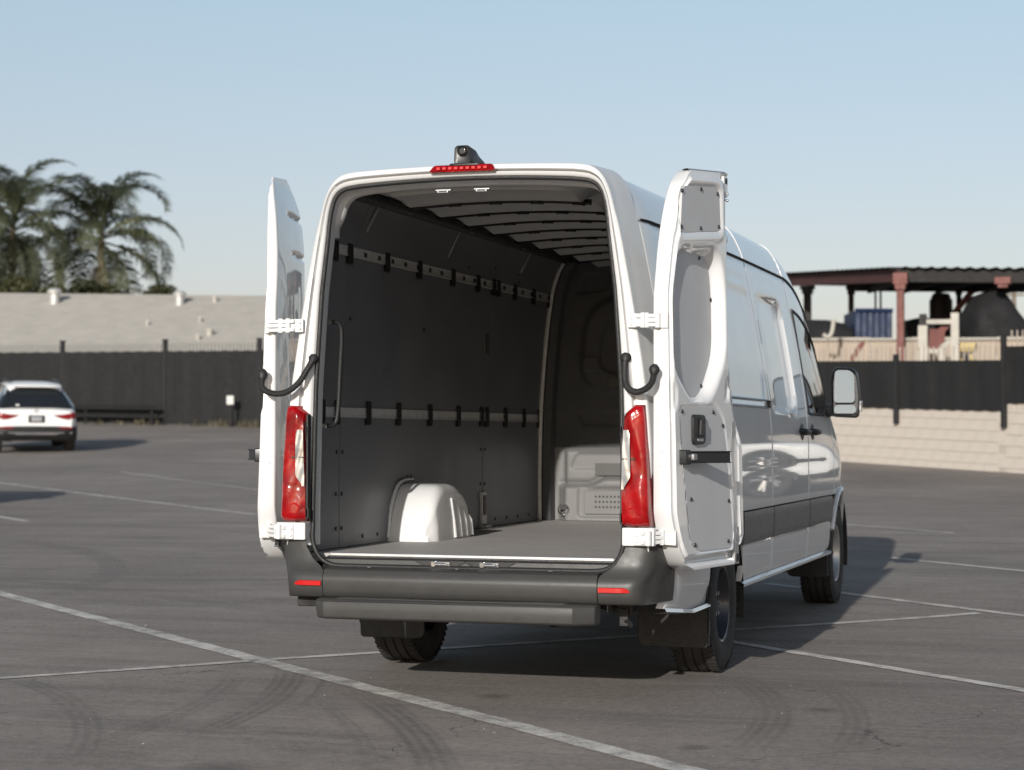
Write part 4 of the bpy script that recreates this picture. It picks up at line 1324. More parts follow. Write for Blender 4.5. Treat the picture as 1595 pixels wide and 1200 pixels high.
# tail lamps
def lamp_x(t, z):   # t 0 inner edge on the rear face .. 1 round the corner on the flank
    zi = interp(z, [.862, 1.0, 1.20, 1.42], [.808, .806, .812, .822])
    zo = interp(z, [.862, 1.0, 1.20, 1.42], [.948, .943, .934, .918])
    ang = t*math.pi/2
    if t < .55:
        k = t/.55
        return zi+(zo-.045-zi)*k, -.030-.012*math.sin(k*math.pi*.5)
    k = (t-.55)/.45
    return zo-.045+.045*math.sin(k*math.pi/2), -.042+.045*(1-math.cos(k*math.pi/2))+.20*max(0, k-.6)/.4
for s in (1, -1):
    tl = empty('tail_lamp', (0, 0, 0), 0, van)
    rows = []
    ztop = lambda t: 1.392+.042*min(1, t/.55)
    for v in np.linspace(0, 1, 40):
        row = []
        for t in np.linspace(0, 1, 26):
            z = .862+(ztop(t)-.862)*v
            x, y = lamp_x(t, z)
            # inner reflector facets
            wv = .004*math.sin(z*21+t*5)*math.sin(t*6.5+z*4)+.003*math.sin(z*9-t*7)
            e = min(v, 1-v, 1)
            y += .02*max(0, (.04-e)/.04)
            row.append((s*x, y+wv, z))
        rows.append(row)
    lm = MB(); lm.grid(rows)
    lm.grid([rows[0], [(p[0]*.97, .06, p[2]) for p in rows[0]]]); lm.grid([rows[-1], [(p[0]*.97, .06, p[2]) for p in rows[-1]]])
    lm.grid([[r[0] for r in rows], [(r[0][0], .03, r[0][2]) for r in rows]])
    lm.build('lens', M['red'], tl, 60)
    cl = MB()
    rows = []
    for z in np.linspace(1.035, 1.315, 30):
        tmax = .28-.20*float(sstep(1.10, 1.035, z))-.05*float(sstep(1.29, 1.315, z))
        rows.append([(s*lamp_x(t, z)[0], lamp_x(t, z)[1]-.012+.002*math.sin(z*30+t*20), z) for t in np.linspace(.0, tmax, 8)])
    cl.grid(rows); cl.build('reversing_lens', M['clear'], tl, 60)
    rg_ = MB(); rg_.lathe([(-.002, .020), (-.007, .024), (-.002, .028)], (s*.862, -.038, .925), 'y', 20); rg_.build('lens_ring', M['reflector'], tl, 50)
    dv = MB(); dv.box((s*.842, -.043, 1.178), (.066, .006, .006)); dv.build('lens_divider', M['rubber'], tl, 0)
    bk = MB()
    bk.box((s*.803, .0, 1.13), (.012, .04, .52))
    bk.prism([(.795, 1.335), (.812, 1.335), (.812, 1.255), (.800, 1.275)], lambda x, z: (s*x, -.02, z), lambda x, z: (s*x, .02, z))
    bk.box((s*.803, -.005, .90), (.02, .03, .05))
    bk.build('lamp_bracket', M['black'], tl, 0, .003)
    # white pad of the lower hinge under the lamp
    pd = MB(); pd.box((s*.885, .0, .812), (.155, .06, .086)); pd.build('hinge_pad', M['frame_paint'], van, 0, .006)

# high brake lamp and camera on the roof edge
bl = empty('brake_lamp', (0, 0, 0), 0, van)
m = MB()
pl = rpoly([(-.172, 2.571), (.172, 2.571), (.150, 2.607), (-.150, 2.607)], .012, 4)
m.prism(pl, lambda x, z: (x, .040, z), lambda x, z: (x, -.012+(z-2.571)*.5, z))
m.build('lens', M['red'], bl, 30, .004)
for k in range(9):
    d = MB(); d.box((-.12+.03*k, -.010, 2.588), (.020, .012, .016)); d.build('led', M['reflector'], bl, 0, .003)
rc = empty('rear_camera', (0, 0, 0), 0, van)
m = MB()
rows = []
for y, w, z0, z1 in ((.005, .030, 2.612, 2.690), (.0, .040, 2.606, 2.700), (.02, .046, 2.604, 2.694), (.07, .050, 2.602, 2.688), (.12, .052, 2.602, 2.664), (.17, .055, 2.602, 2.650), (.22, .06, 2.600, 2.628), (.25, .05, 2.600, 2.612)):
    rows.append([(x, y, z) for x, z in rpoly([(-w-.004, z0), (w+.004, z0), (w, z1), (-w, z1)], .022, 4)])
m.grid(rows, cv=True); m.f.append(tuple(range(len(rows[0])))); m.f.append(tuple(len(rows[0])*(len(rows)-1)+i for i in range(len(rows[0]))))
m.build('housing', M['black'], rc, 40)
m = MB(); m.prism(rpoly([(-.075, .0), (.095, .0), (.10, .25), (-.07, .25)], .03, 4), lambda x, y: (x, y, 2.600), lambda x, y: (x, y, 2.614)); m.build('base_pad', M['black'], rc, 30, .004)
m = MB(); m.lathe([(0, .0), (-.004, .010), (-.002, .017), (.006, .020)], (0, -.004, 2.672), 'y', 18); m.build('lens', M['glass'], rc, 50)
m = MB(); m.lathe([(-.001, .020), (-.006, .022), (-.001, .026)], (0, -.002, 2.672), 'y', 18); m.build('lens_ring', M['rubber'], rc, 50)
# ------------------------------------------------------------------ load space lining
WZ = [.69, 1.0, 1.41, 1.80, 2.25, 2.40, 2.50, 2.56]
WX = [.866, .868, .860, .835, .783, .742, .69, .63]
def wx(z): return cr(z, WZ, WX)
Y_IN, Y_BH = .155, 4.32
RZ1, RZ2 = 2.245, 1.408
wall_y = [(Y_IN, .558), (.568, 2.983), (2.993, Y_BH-.015)]
wall_z = [(.700, RZ2-.026), (RZ2+.026, RZ1-.026), (RZ1+.026, 2.53)]
for s in (1, -1):
    lining = empty('wall_lining', (0, 0, 0), 0, van)
    bk = MB()
    bk.grid([[(s*(wx(z)+.016), y, z) for z in np.linspace(.66, 2.52, 30)] for y in (.40, 1.5, 3.0, 4.34)])
    bk.build('inner_skin', M['seam'], lining, 60)
    for y0, y1 in wall_y:
        for z0, z1 in wall_z:
            p = MB()
            zz = np.linspace(z0, z1, 10)
            yy = np.linspace(y0, y1, 3)
            F = [[(s*wx(z), y, z) for z in zz] for y in yy]
            B = [[(s*(wx(z)+.009), y, z) for z in zz] for y in yy]
            p.grid(F); p.grid([F[0], B[0]]); p.grid([F[-1], B[-1]]); p.grid([[r[0] for r in F], [r[0] for r in B]]); p.grid([[r[-1] for r in F], [r[-1] for r in B]])
            p.build('wall_board', M['board'], lining, 30)
    # load rails
    for zc in (RZ1, RZ2):
        rl = MB()
        x = wx(zc)
        rl.box((s*(x+.002), (Y_IN+Y_BH)/2, zc), (.008, Y_BH-Y_IN-.02, .050))
        for dz in (-.024, .024): rl.box((s*(x-.002), (Y_IN+Y_BH)/2, zc+dz), (.012, Y_BH-Y_IN-.02, .004))
        rl.build('load_rail', M['rail'], lining, 0)
        if zc == RZ1:
            hl = MB()
            hl.box((0, 0, 0), (.006, .036, .024))
            o = None
            for k in range(19):
                lc_ = (s*(x-.0045), .50+.205*k, zc)
                o = share(o, 'rail_hole', lining, lc_) if o else hl.build('rail_hole', M['black'], lining, 0, .003, loc=lc_)
        ys = ([.285, .485, 1.03, 1.55, 2.14, 2.62, 2.94, 3.04, 3.40, 3.83, 4.22] if zc == RZ1 else [.30, .50, .95, 1.42, 1.95, 2.47, 2.93, 3.04, 3.44, 3.86, 4.22])
        for yk in ys:
            c = MB()
            c.grid([[(s*(x-d), yk+w, zc+z) for z, d in ((-.066, .0), (-.060, .007), (-.02, .009), (.02, .009), (.060, .007), (.066, .0))] for w in (-.037, -.032, .032, .037)])
            c.grid([[(s*(x-d), yk+w, zc+z) for z, d in ((-.066, .0), (.066, .0))] for w in (-.038, .038)])
            c.build('rail_clip', M['seam'], lining, 30)
    # board screws
    o = None
    spots = [(yk, z) for yk in (.52, .60, 2.95, 3.03) for z in (.80, .98, 1.20)]+[(yk, .745) for yk in (.90, 1.12, 2.75, 3.25, 3.5, 3.75, 4.0)]+[(.60, 1.9), (1.75, 1.9), (1.6, 1.05), (1.66, 1.05), (2.4, 2.32), (2.9, 2.35), (3.4, 2.35), (3.45, 2.30)]
    for yk, z in spots:
        lc_ = (s*wx(z), yk, z)
        if o: o = share(o, 'board_screw', lining, lc_)
        else:
            sc = MB(); sc.tube([(s*.002, 0, 0), (-s*.005, 0, 0)], [.012, .010], 8)
            o = sc.build('board_screw', M['black'], lining, 40, loc=lc_)
    # bright slots of the body frame near the cant rail
    for yk, z0, z1, w in ((.66, 2.36, 2.53, .014), (2.0, 2.34, 2.52, .010), (3.45, 2.36, 2.53, .008)):
        sl_ = MB(); sl_.prism(rpoly([(yk-w, z1), (yk-w*.5, z0), (yk+w*.5, z0), (yk+w, z1)], .005, 3), lambda y, z: (s*(wx(z)-.003), y, z), lambda y, z: (s*(wx(z)+.004), y, z)); sl_.build('frame_slot', M['galv'], lining, 30)
    # cant rail
    cr_ = MB(); cr_.tube([(s*.655, y, 2.525) for y in np.linspace(.2, Y_BH, 8)], .045, 8); cr_.build('cant_rail', M['rubber'], lining, 50)
    for k in range(22):
        rv = MB(); rv.box((s*(.655-.02+.012*(k % 3)), .45+.178*k, 2.497-.004*(k % 2)), (.012, .03+.03*((k*7) % 3 == 0), .010))
        rv.build('roof_clip', M['galv'], lining, 0)
# lamp on the left wall
m = MB(); m.box((-wx(1.87)+.004, 2.93, 1.87), (.012, .085, .13)); m.build('interior_lamp', M['vinyl'], van, 0, .004)
# grab handle beside the opening
m = MB(); m.tube(smooth_path([(-.770, .20, 1.862), (-.742, .235, 1.855), (-.730, .25, 1.80), (-.742, .26, 1.62), (-.752, .26, 1.42), (-.765, .25, 1.345), (-.792, .20, 1.335)], 36), .0115, 8); gh = m.build('grab_handle', M['rubber'], van, 60)
m = MB()
for z, x in ((1.862, -.772), (1.335, -.795)): m.lathe([(-.006, .0), (-.004, .012), (.004, .012)], (x, .188, z), 'y', 10)
m.build('grab_bolts', M['chrome'], gh, 40)

# ceiling sheet with pressed bows
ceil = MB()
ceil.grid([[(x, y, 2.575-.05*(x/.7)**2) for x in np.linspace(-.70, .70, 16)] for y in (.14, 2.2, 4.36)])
ceil.build('ceiling', M['ceil_shade'], van, 60)
def bow_z(x): return 2.548-.045*(x/.7)**2
bow0 = None
for k in range(9):
    yc = .40+.475*k
    b = MB()
    xs = np.linspace(-.60, .60, 18)
    rows = []
    for x in xs:
        e = float(sstep(.545, .49, abs(x)))
        d = .040*e
        rows.append([(x, yy, bow_z(x)+.02-dd*d/.04) for yy, dd in ((-.19, .0), (-.178, .040), (-.15, .058), (.02, .060), (.06, .078), (.12, .082), (.150, .080), (.162, .0))])
    b.grid(rows)
    if bow0 is None:
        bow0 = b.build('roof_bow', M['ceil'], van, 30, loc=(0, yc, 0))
        o = bow0
    else:
        o = share(bow0, 'roof_bow', van, (0, yc, 0))
    for i in range(5):
        h = MB()
        if i == 0:
            g = MB()
            for q0, q1 in ((-.50, .50),):
                qs = np.linspace(q0, q1, 14)
                g.grid([[(x, .140, bow_z(x)-.060), (x, .142, bow_z(x)-.070), (x, .166, bow_z(x)-.070), (x, .168, bow_z(x)-.040)] for x in qs])
            g.build('bow_shadow_strip', M['seam'], o, 0)  # added black strip, stands in for the shadow line at the bow edge
        x = -.44+.22*i
        h.prism([(x+.034*math.cos(t), .104+.014*math.sin(t)) for t in np.linspace(0, 2*math.pi, 12, False)], lambda a, c: (a, c+.035, bow_z(a)-.079+.3*abs(c-.104)), lambda a, c: (a, c+.035, bow_z(a)-.05))
        h.build('bow_hole', M['seam'], o, 0)

# bulkhead
bx = np.linspace(-.875, .875, 150); bz = np.linspace(.70, 2.56, 170)
BX, BZ = np.meshgrid(bx, bz, indexing='ij')
D = np.zeros_like(BX)
def rel(poly, d, w=.012):
    global D
    D += d*sstep(w, -w, sdf_poly(BX, BZ, poly))
# lower half stands forward, with a swept ridge
D += .055*sstep(1.215, 1.17, BZ)*sstep(-.70, -.66, BX)*sstep(.70, .66, BX)
ridge = .945+.055*sstep(-.52, -.36, BX)*sstep(.52, .36, BX)
D += .045*sstep(ridge+.03, ridge-.03, BZ)*sstep(-.74, -.70, BX)*sstep(.74, .70, BX)
D -= .026*np.exp(-((BZ-ridge-.012)/.018)**2)*sstep(-.74, -.70, BX)
rel(rpoly([(-.64, 1.055), (.64, 1.055), (.60, 1.165), (-.60, 1.165)], .03, 4), -.012, .006)
rel(rpoly([(-.56, 1.36), (.56, 1.36), (.60, 1.455), (-.60, 1.455)], .02, 4), -.012, .006)
rel(rpoly([(-.60, 1.60), (.60, 1.60), (.52, 2.25), (-.52, 2.25)], .25, 10), .035, .03)
rel(rpoly([(-.46, 1.72), (.46, 1.72), (.40, 2.14), (-.40, 2.14)], .16, 8), -.028, .012)
rel(rpoly([(-.56, 1.74), (-.44, 1.74), (-.44, 1.84), (-.56, 1.84)], .02, 4), .012, .006)
rel(rpoly([(-.62, 2.28), (-.40, 2.30), (-.36, 2.42), (-.56, 2.42)], .03, 4), -.014, .008)
rel(rpoly([(-.34, 2.28), (.34, 2.28), (.34, 2.42), (-.34, 2.42)], .03, 4), -.014, .008)
rel(rpoly([(-.575, .725), (.575, .725), (.575, .93), (-.575, .93)], .03, 4), -.016, .008)
def bulk_sheet(name, j0, j1, mat):
    bh = MB()
    bh.grid([[(np.sign(bx[i])*min(abs(bx[i]), wx(bz[j])+.012), Y_BH-D[i, j], bz[j]) for j in range(j0, j1)] for i in range(len(bx))])
    return bh.build(name, mat, van, 50)
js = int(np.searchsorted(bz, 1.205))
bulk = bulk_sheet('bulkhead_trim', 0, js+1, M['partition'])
bulk_up = bulk_sheet('bulkhead', js, len(bz), M['bulk_dark'])  # upper half, its shade painted into the colour
for s in (1, -1):
    vp = MB(); vp.prism(rpoly([(s*.30-.235+.005, .745), (s*.30+.23, .745), (s*.30+.23, .91), (s*.30-.23, .91)], .015, 4), lambda x, z: (x, Y_BH-.088, z), lambda x, z: (x, Y_BH-.10, z))
    v = vp.build('vent_panel', M['partition'], bulk, 20, .004)
    vh = MB()
    for r_ in range(3):
        for c_ in range(12):
            x = s*.30-.135+.027*c_-.01; z = .795+.036*r_
            vh.tube([(x, Y_BH-.099, z), (x, Y_BH-.1012, z)], .0085, 8)
    vh.build('vent_holes', M['black'], bulk, 0)
    lp = MB(); lp.lathe([(-.012, .034), (-.016, .038), (-.006, .044), (.01, .046)], (s*.675, Y_BH-.098, .775), 'y', 18); lp.build('tie_down_ring', M['chrome'], bulk, 50)
    lc = MB(); lc.prism([(s*.675+.033*math.cos(t), .775+.033*math.sin(t)) for t in np.linspace(0, math.pi, 12)], lambda x, z: (x, Y_BH-.094, z), lambda x, z: (x, Y_BH-.1005, z)); lc.build('tie_down_cup', M['black'], bulk, 0)
bd = MB(); bd.box((-.10, Y_BH-.060, 1.055), (.72, .012, .085)); bd.build('bulkhead_badge', M['vinyl'], bulk, 0)
bd = MB(); bd.box((-.20, Y_BH-.03, 1.66), (.36, .012, .09)); bd.build('bulkhead_slot', M['black'], bulk_up, 0, .004)
# pillar at the front end of the left wall
pl = MB()
zz = np.linspace(.70, 2.5, 24)
pl.grid([[(-wx(z)+.03, Y_BH-.10, z), (-wx(z)+.012, Y_BH-.112, z), (-wx(z)-.0, Y_BH-.10, z)] for z in zz])
pl.build('pillar_trim', M['rail'], van, 40)
pl = MB()
pl.grid([[(-wx(z)+.10, Y_BH-.02, z), (-wx(z)+.085, Y_BH-.07, z), (-wx(z)+.035, Y_BH-.085, z), (-wx(z)+.02, Y_BH-.06, z)] for z in zz])
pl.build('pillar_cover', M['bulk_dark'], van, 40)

# wheel housings
def housing(s):
    y0, y1 = 1.285, 2.03
    h = MB()
    rows = []
    ys = sorted(set(list((1-np.cos(np.linspace(0, math.pi, 60)))/2)))
    for t in ys:
        y = y0+(y1-y0)*t
        # rounded box arch along the van
        hgt = .32*min(1, (max(0, 1-(abs(2*t-1))**2.6))**.42 if 0 < t < 1 else 0)
        if t < .5: hgt = max(hgt, .30*float(sstep(-.015, .10, t)))
        rise = (1-max(0, 1-t/.34)**2.0)**.62; fall = max(0, 1-max(0, (t-.50)/.50)**2.4)**.55
        hgt = .318*min(rise, fall)
        wid = .265*(.88+.12*float(sstep(0, .12, t))*float(sstep(1, .85, t)))
        rows.append((y, hgt, wid))
    P = []
    for y, hg, wd in rows:
        sec = []
        rr = min(.065, hg*.5)
        pts = [(0, hg), (wd-rr, hg*.985)]
        for a in np.linspace(0, math.pi/2, 8)[1:-1]:
            pts.append((wd-rr+rr*math.sin(a), hg*.985-rr*(1-math.cos(a))))
        pts += [(wd, hg*.985-rr if hg > rr else 0), (wd+.012, hg*.4), (wd+.018, 0)]
        P.append([(s*(.878-x), y, ZF+z) for x, z in pts])
    h.grid(P)
    h.f.append(tuple(range(len(P[0]))))
    h.v = h.v
    o = h.build('wheel_housing', M['frame_paint'], van, 50)
    for k in range(4):
        yk = 1.62+.10*k
        rb = MB()
        top = .235-.035*k
        rb.tube([(s*(.878-.262-.004), yk+.0, ZF+top), (s*(.878-.277), yk+.02, ZF+.10), (s*(.878-.283), yk+.03, ZF+.01)], [.010, .013, .013], 8)
        rb.build('housing_rib', M['frame_paint'], o, 60)
    fl = MB()
    fl.tube(smooth_path([(s*.862, 1.275, ZF+.02), (s*.860, 1.315, ZF+.19), (s*.857, 1.40, ZF+.30), (s*.853, 1.50, ZF+.336), (s*.85, 1.64, ZF+.340)], 24), .009, 6)
    fl.build('housing_flange', M['frame_paint'], o, 60)
    return o
for s in (-1, 1): housing(s)
# folding lashing bracket on the floor by the wall seam
lb = empty('lashing_bracket', (0, 0, 0), 0, van)
m = MB()
m.box((-.845, 2.97, ZF+.012), (.06, .11, .018)); m.box((-.858, 2.935, ZF+.12), (.022, .014, .22)); m.box((-.858, 3.005, ZF+.12), (.022, .014, .22)); m.box((-.858, 2.97, ZF+.22), (.026, .085, .024)); m.box((-.858, 2.97, ZF+.055), (.026, .085, .06))
m.build('bracket_frame', M['galv'], lb, 0, .004)
m = MB(); m.box((-.852, 2.97, ZF+.15), (.02, .05, .12)); m.build('bracket_strap', M['black'], lb, 0, .004)
# ------------------------------------------------------------------ rear doors
UH_Z = [.640, .665, .70, .76, .84, .95, 1.9, 2.1, 2.36, 2.50, 2.56, 2.60]
UH_U = [.27, .20, .145, .085, .035, .0, .0, .035, .115, .19, .26, .33]
def uh(z): return cr(z, UH_Z, UH_U)
def uf(z): return .845-.09*float(sstep(1.25, 1.62, z))+.065*float(sstep(.70, .80, z)*sstep(1.36, 1.22, z))
def ztop(u): return 2.565+.050*float(np.clip((u-.12)/.64, 0, 1))
ZBOT = .643

def make_door(s, H, ang, w_lo, w_hi, label):
    A = R(ang)
    du = np.array([s*math.cos(A), math.sin(A), 0]); nn = np.array([s*math.sin(A), -math.cos(A), 0]); P0 = np.array([s*H[0], H[1], 0])
    def W(u, w, z):
        return tuple(P0+du*u+nn*w+np.array([0, 0, z]))
    def wi(z): return w_hi+(w_lo-w_hi)*float(np.clip((2.0-z)/1.3, 0, 1))
    door = empty('rear_door', (0, 0, 0), 0, van)
    if label: door['label'] = label
    NZ, NU = 170, 64
    cos_t = lambda n: [(1-math.cos(math.pi*k/n))/2 for k in range(n+1)]
    tu = [.5*k/NU+.5*c for k, c in zip(range(NU+1), cos_t(NU))]
    tz = [.7*k/NZ+.3*c for k, c in zip(range(NZ+1), cos_t(NZ))]
    # the outline, row by row
    U = np.zeros((NZ+1, NU+1)); Z = np.zeros_like(U)
    for i, a in enumerate(tz):
        for j, b in enumerate(tu):
            z = ZBOT+(2.59-ZBOT)*a
            for _ in range(3):
                ufz = uf(z)-(.33*max(0, (z-2.42)/.20)**2.2 if s < 0 else 0)
                uh_ = uh(min(z, 2.595))*(1 if s > 0 else 1-.65*float(sstep(1.9, 2.3, z)))
                u = uh_+(max(ufz, uh_+.06)-uh_)*b
                z = ZBOT+(ztop(u)+(.035 if s < 0 else 0)-ZBOT)*a
            U[i, j], Z[i, j] = u, z
    UHa = U[:, :1]; UFa = U[:, -1:]
    edge_h = U-UHa; edge_f = UFa-U
    # outer skin: bowed, turning in at its edges, with pressed lines near the top
    bow = -.020*(1-((U-.42)/.46)**2)-.03*sstep(1.6, .9, Z)*0
    turn = .008*np.maximum(0, 1-edge_h/.014)**2+.010*np.maximum(0, 1-edge_f/.02)**2
    press = np.zeros_like(U)
    press += .024*np.exp(-((Z-2.435)/.011)**2)*sstep(.25, .45, U)+.018*np.exp(-((Z-2.225-.01*U)/.009)**2)*sstep(.30, .45, U)
    plate = .03*sstep(.008, -.008, sdf_poly(U, Z, rpoly([(.30, .80), (.80, .80), (.80, .98), (.30, .98)], .02, 4)))*(s < 0)
    lean = np.minimum(.045*np.clip((Z-2.16)/.42, 0, 1)**2*(1 if s < 0 else .35), .058)
    WO = bow+turn+press+plate+lean
    g = MB()
    O = [[W(U[i, j], WO[i, j], Z[i, j]) for j in range(NU+1)] for i in range(NZ+1)]
    g.grid(O)
    # inner pressing
    win = np.array([[wi(z) for z in r] for r in Z])
    flange = sstep(.040, .050, np.minimum(edge_f, edge_h+.02))
    topd = np.array([[ztop(u)+(.035 if s < 0 else 0) for u in r] for r in U])-Z
    flange = flange*sstep(.03, .045, topd)*sstep(.055, .075, Z-ZBOT)
    WI = win-.016*(1-flange)
    p_top = rpoly([(.118, 2.255), (.635, 2.308), (.615, 2.515), (.55, 2.528), (.145, 2.488)], .045, 5)
    p_win = rpoly([(.03, 1.62), (.26, 1.455), (.44, 1.475), (.645, 1.70), (.65, 2.02), (.59, 2.19), (.13, 2.19), (.02, 2.06)], .09, 6)
    p_low = rpoly([(.085, 1.43), (.53, 1.436), (.63, 1.375), (.665, 1.25), (.735, .80), (.72, .725), (.30, .725), (.19, .78), (.11, 1.19)], .035, 4)
    p_foot = rpoly([(.16, .672), (.80, .672), (.79, .712), (.17, .705)], .02, 4)
    d_top, d_win, d_low = sdf_poly(U, Z, p_top), sdf_poly(U, Z, p_win), sdf_poly(U, Z, p_low)
    WI -= .008*sstep(.006, -.006, d_top)
    WI += .006*np.exp(-((d_top-.03)/.02)**2)
    WI -= (.036+.032*np.clip((U-.08)/.55, 0, 1))*np.clip(sstep(0, 1, (.016+.030*np.clip((U-.35)/.2, 0, 1)-d_win)/(.028+.030*np.clip((U-.35)/.2, 0, 1))), 0, 1)*sstep(.030, .055, edge_h)*sstep(.010, .030, edge_f)
    WI -= .008*sstep(.005, -.005, d_low)
    WI -= .020*sstep(.01, -.01, sdf_poly(U, Z, p_foot))
    # free-edge latch channel, stiffening steps
    WI -= .014*sstep(.01, -.01, sdf_poly(U, Z, rpoly([(.665, 2.30), (.80, 2.30), (.80, 2.60), (.665, 2.60)], .02, 3)))
    WI -= .012*sstep(.012, -.012, sdf_poly(U, Z, rpoly([(.71, 1.63), (.78, 1.63), (.78, 2.26), (.71, 2.26)], .03, 4)))
    WI -= .010*sstep(.008, -.008, sdf_poly(U, Z, rpoly([(.655, 1.47), (.70, 1.47), (.725, 1.58), (.685, 1.58)], .012, 3)))
    WI -= .018*sstep(.015, -.015, sdf_poly(U, Z, rpoly([(.745, .70), (.86, .70), (.86, 1.30), (.76, 1.36), (.735, 1.2), (.77, .95)], .03, 4)))
    WI -= .008*sstep(.008, -.008, sdf_poly(U, Z, rpoly([(.02, 1.40), (.06, 1.44), (.06, 1.52), (.02, 1.56)], .015, 3)))
    I = [[W(U[i, j], WI[i, j], Z[i, j]) for j in range(NU+1)] for i in range(NZ+1)]
    g.grid(I, flip=True)
    bO = [r[0] for r in O]+O[-1][1:]+[r[-1] for r in O[::-1]][1:]+O[0][-2:0:-1]
    bI = [r[0] for r in I]+I[-1][1:]+[r[-1] for r in I[::-1]][1:]+I[0][-2:0:-1]
    g.grid([bO, bI], cv=True)
    g.build('door_shell', M['paint'], door, 50)

    def prism(name, poly, w0, w1, mat, bev=.0, smooth=20):
        if w0 is None:
            dpt = lambda u: .036+.032*min(1, max(0, (u-.08)/.55))
            m = MB(); m.prism(poly, lambda u, z: W(u, wi(z)-dpt(u)-.006, z), lambda u, z: W(u, wi(z)-dpt(u)+.006, z))
            return m.build(name, mat, door, smooth, bev)
        m = MB(); m.prism(poly, lambda u, z: W(u, w0(z) if callable(w0) else w0, z), lambda u, z: W(u, w1(z) if callable(w1) else w1, z))
        return m.build(name, mat, door, smooth, bev)
    def shrink(poly, k):
        c = np.mean(poly, 0); out = []
        for p in poly:
            v = np.array(p)-c; l = np.linalg.norm(v); out.append(tuple(c+v*(1-k/l)))
        return out
    prism('trim_board', shrink(p_top, .008), lambda z: wi(z)-.012, lambda z: wi(z)-.003, M['door_board'])
    prism('trim_board', shrink(p_win, .010), None, None, M['door_board'])
    low = shrink(p_low, .006)
    def split(poly, zc, keep_hi):
        out = []
        for i in range(len(poly)):
            a, b = poly[i-1], poly[i]
            ka, kb = (a[1] > zc) == keep_hi, (b[1] > zc) == keep_hi
            if ka != kb:
                t = (zc-a[1])/(b[1]-a[1]); out.append((a[0]+(b[0]-a[0])*t, zc))
            if kb: out.append(b)
        return out
    prism('trim_board', split(low, 1.186, True), lambda z: wi(z)-.012, lambda z: wi(z)-.0025, M['door_board'])
    prism('trim_board', split(low, 1.184, False), lambda z: wi(z)-.012, lambda z: wi(z)-.0025, M['door_board'])
    def dot(name, u, z, w, r=.0095, mat=None, h=.006):
        m = MB(); m.tube([W(u, w-.004, z), W(u, w+h*.6, z), W(u, w+h, z)], [r, r, r*.7], 10); return m.build(name, mat or M['black'], door, 50)
    for u, z in ((.145, 2.462), (.375, 2.493), (.585, 2.492), (.135, 2.288), (.37, 2.302), (.60, 2.33)): dot('screw', u, z, wi(z)-.002)
    for u, z in ((.15, 2.155), (.47, 2.165), (.635, 1.97), (.635, 1.68), (.47, 1.535)): dot('screw', u, z, wi(z)-(.036+.032*min(1, max(0, (u-.08)/.55)))+.006)
    for u, z in ((.115, 1.405), (.50, 1.405), (.62, 1.34), (.205, .985), (.68, .965), (.245, .765), (.665, .765)): dot('screw', u, z, wi(z)-.001)
    # pull handle
    hz = 1.318; w0 = wi(hz)
    prism('handle', rpoly([(.225, 1.245), (.375, 1.25), (.375, 1.39), (.225, 1.392)], .03, 5), w0-.01, w0+.012, M['black'], .004)
    prism('handle_cup', rpoly([(.262, 1.285), (.345, 1.285), (.345, 1.372), (.262, 1.372)], .012, 4), w0+.0, w0+.0135, M['rubber'], 0)
    prism('handle_lever', rpoly([(.275, 1.287), (.325, 1.29), (.325, 1.372), (.285, 1.372)], .01, 4), w0+.012, w0+.030, M['black'], .005)
    prism('handle_lock', rpoly([(.27, 1.262), (.34, 1.262), (.34, 1.275), (.27, 1.275)], .003, 2), w0+.010, w0+.0145, M['galv'], 0)
    # check strap, standing off the door
    zc = 1.187; w0 = wi(zc)
    m = MB()
    a, b = np.array([.115, w0+.012]), np.array([.39, w0+.125])
    d = (b-a)/np.linalg.norm(b-a); nr = np.array([-d[1], d[0]])
    for (p, q, th, hh) in ((a, b, .006, .052),):
        c4 = [p+nr*th, q+nr*th, q-nr*th, p-nr*th]
        m.prism([tuple(x) for x in c4], lambda u, w: W(u, w, zc-hh/2), lambda u, w: W(u, w, zc+hh/2))
        for dz in (-hh/2, hh/2):
            c4 = [p+nr*.014, q+nr*.014, q-nr*.014, p-nr*.014]
            m.prism([tuple(x) for x in c4], lambda u, w: W(u, w, zc+dz-.003), lambda u, w: W(u, w, zc+dz+.003))
    m.build('check_strap', M['black'], door, 0, .0015)
    prism('strap_bracket', rpoly([(.072, 1.152), (.135, 1.152), (.135, 1.222), (.072, 1.222)], .006, 2), w0-.004, w0+.034, M['black'], .004)
    prism('strap_clip', rpoly([(.14, 1.172), (.185, 1.172), (.185, 1.203), (.14, 1.203)], .004, 2), w0+.018, w0+.046, M['galv'], .003)
    # latch plates on the free edge
    for zc_, u0 in (((2.545, .715), (.70, .805)) if s > 0 else ((.70, .805),)):
        prism('latch', rpoly([(u0-.028, zc_-.055), (u0+.026, zc_-.055), (u0+.026, zc_+.05), (u0-.028, zc_+.05)], .006, 2), wi(zc_)-.03, wi(zc_)-.010, M['frame_paint'] if zc_ > 2 else M['galv'], .003)
        prism('latch_mouth', rpoly([(u0-.010, zc_+.012), (u0+.018, zc_+.012), (u0+.018, zc_+.040), (u0-.010, zc_+.040)], .006, 2) if zc_ > 2 else rpoly([(u0-.014, zc_-.045), (u0+.018, zc_-.045), (u0+.018, zc_-.005), (u0-.014, zc_-.005)], .008, 2), wi(zc_)-.012, wi(zc_)-.008, M['rubber'], 0)
    for u, z in (((.70, 2.505), (.738, 2.508), (.70, 2.475), (.738, 2.475)) if s > 0 else ()): dot('latch_bolt', u, z, wi(z)-.012, .007, M['galv'])
    for u, z in ((.035, 1.215), (.02, 1.150)): 
        m = MB(); m.tube([W(-.001, .045 if z > 1.2 else .03, z), W(-.006, .045 if z > 1.2 else .03, z)], .007, 8); m.build('flank_plug', M['frame_paint'], door, 40)
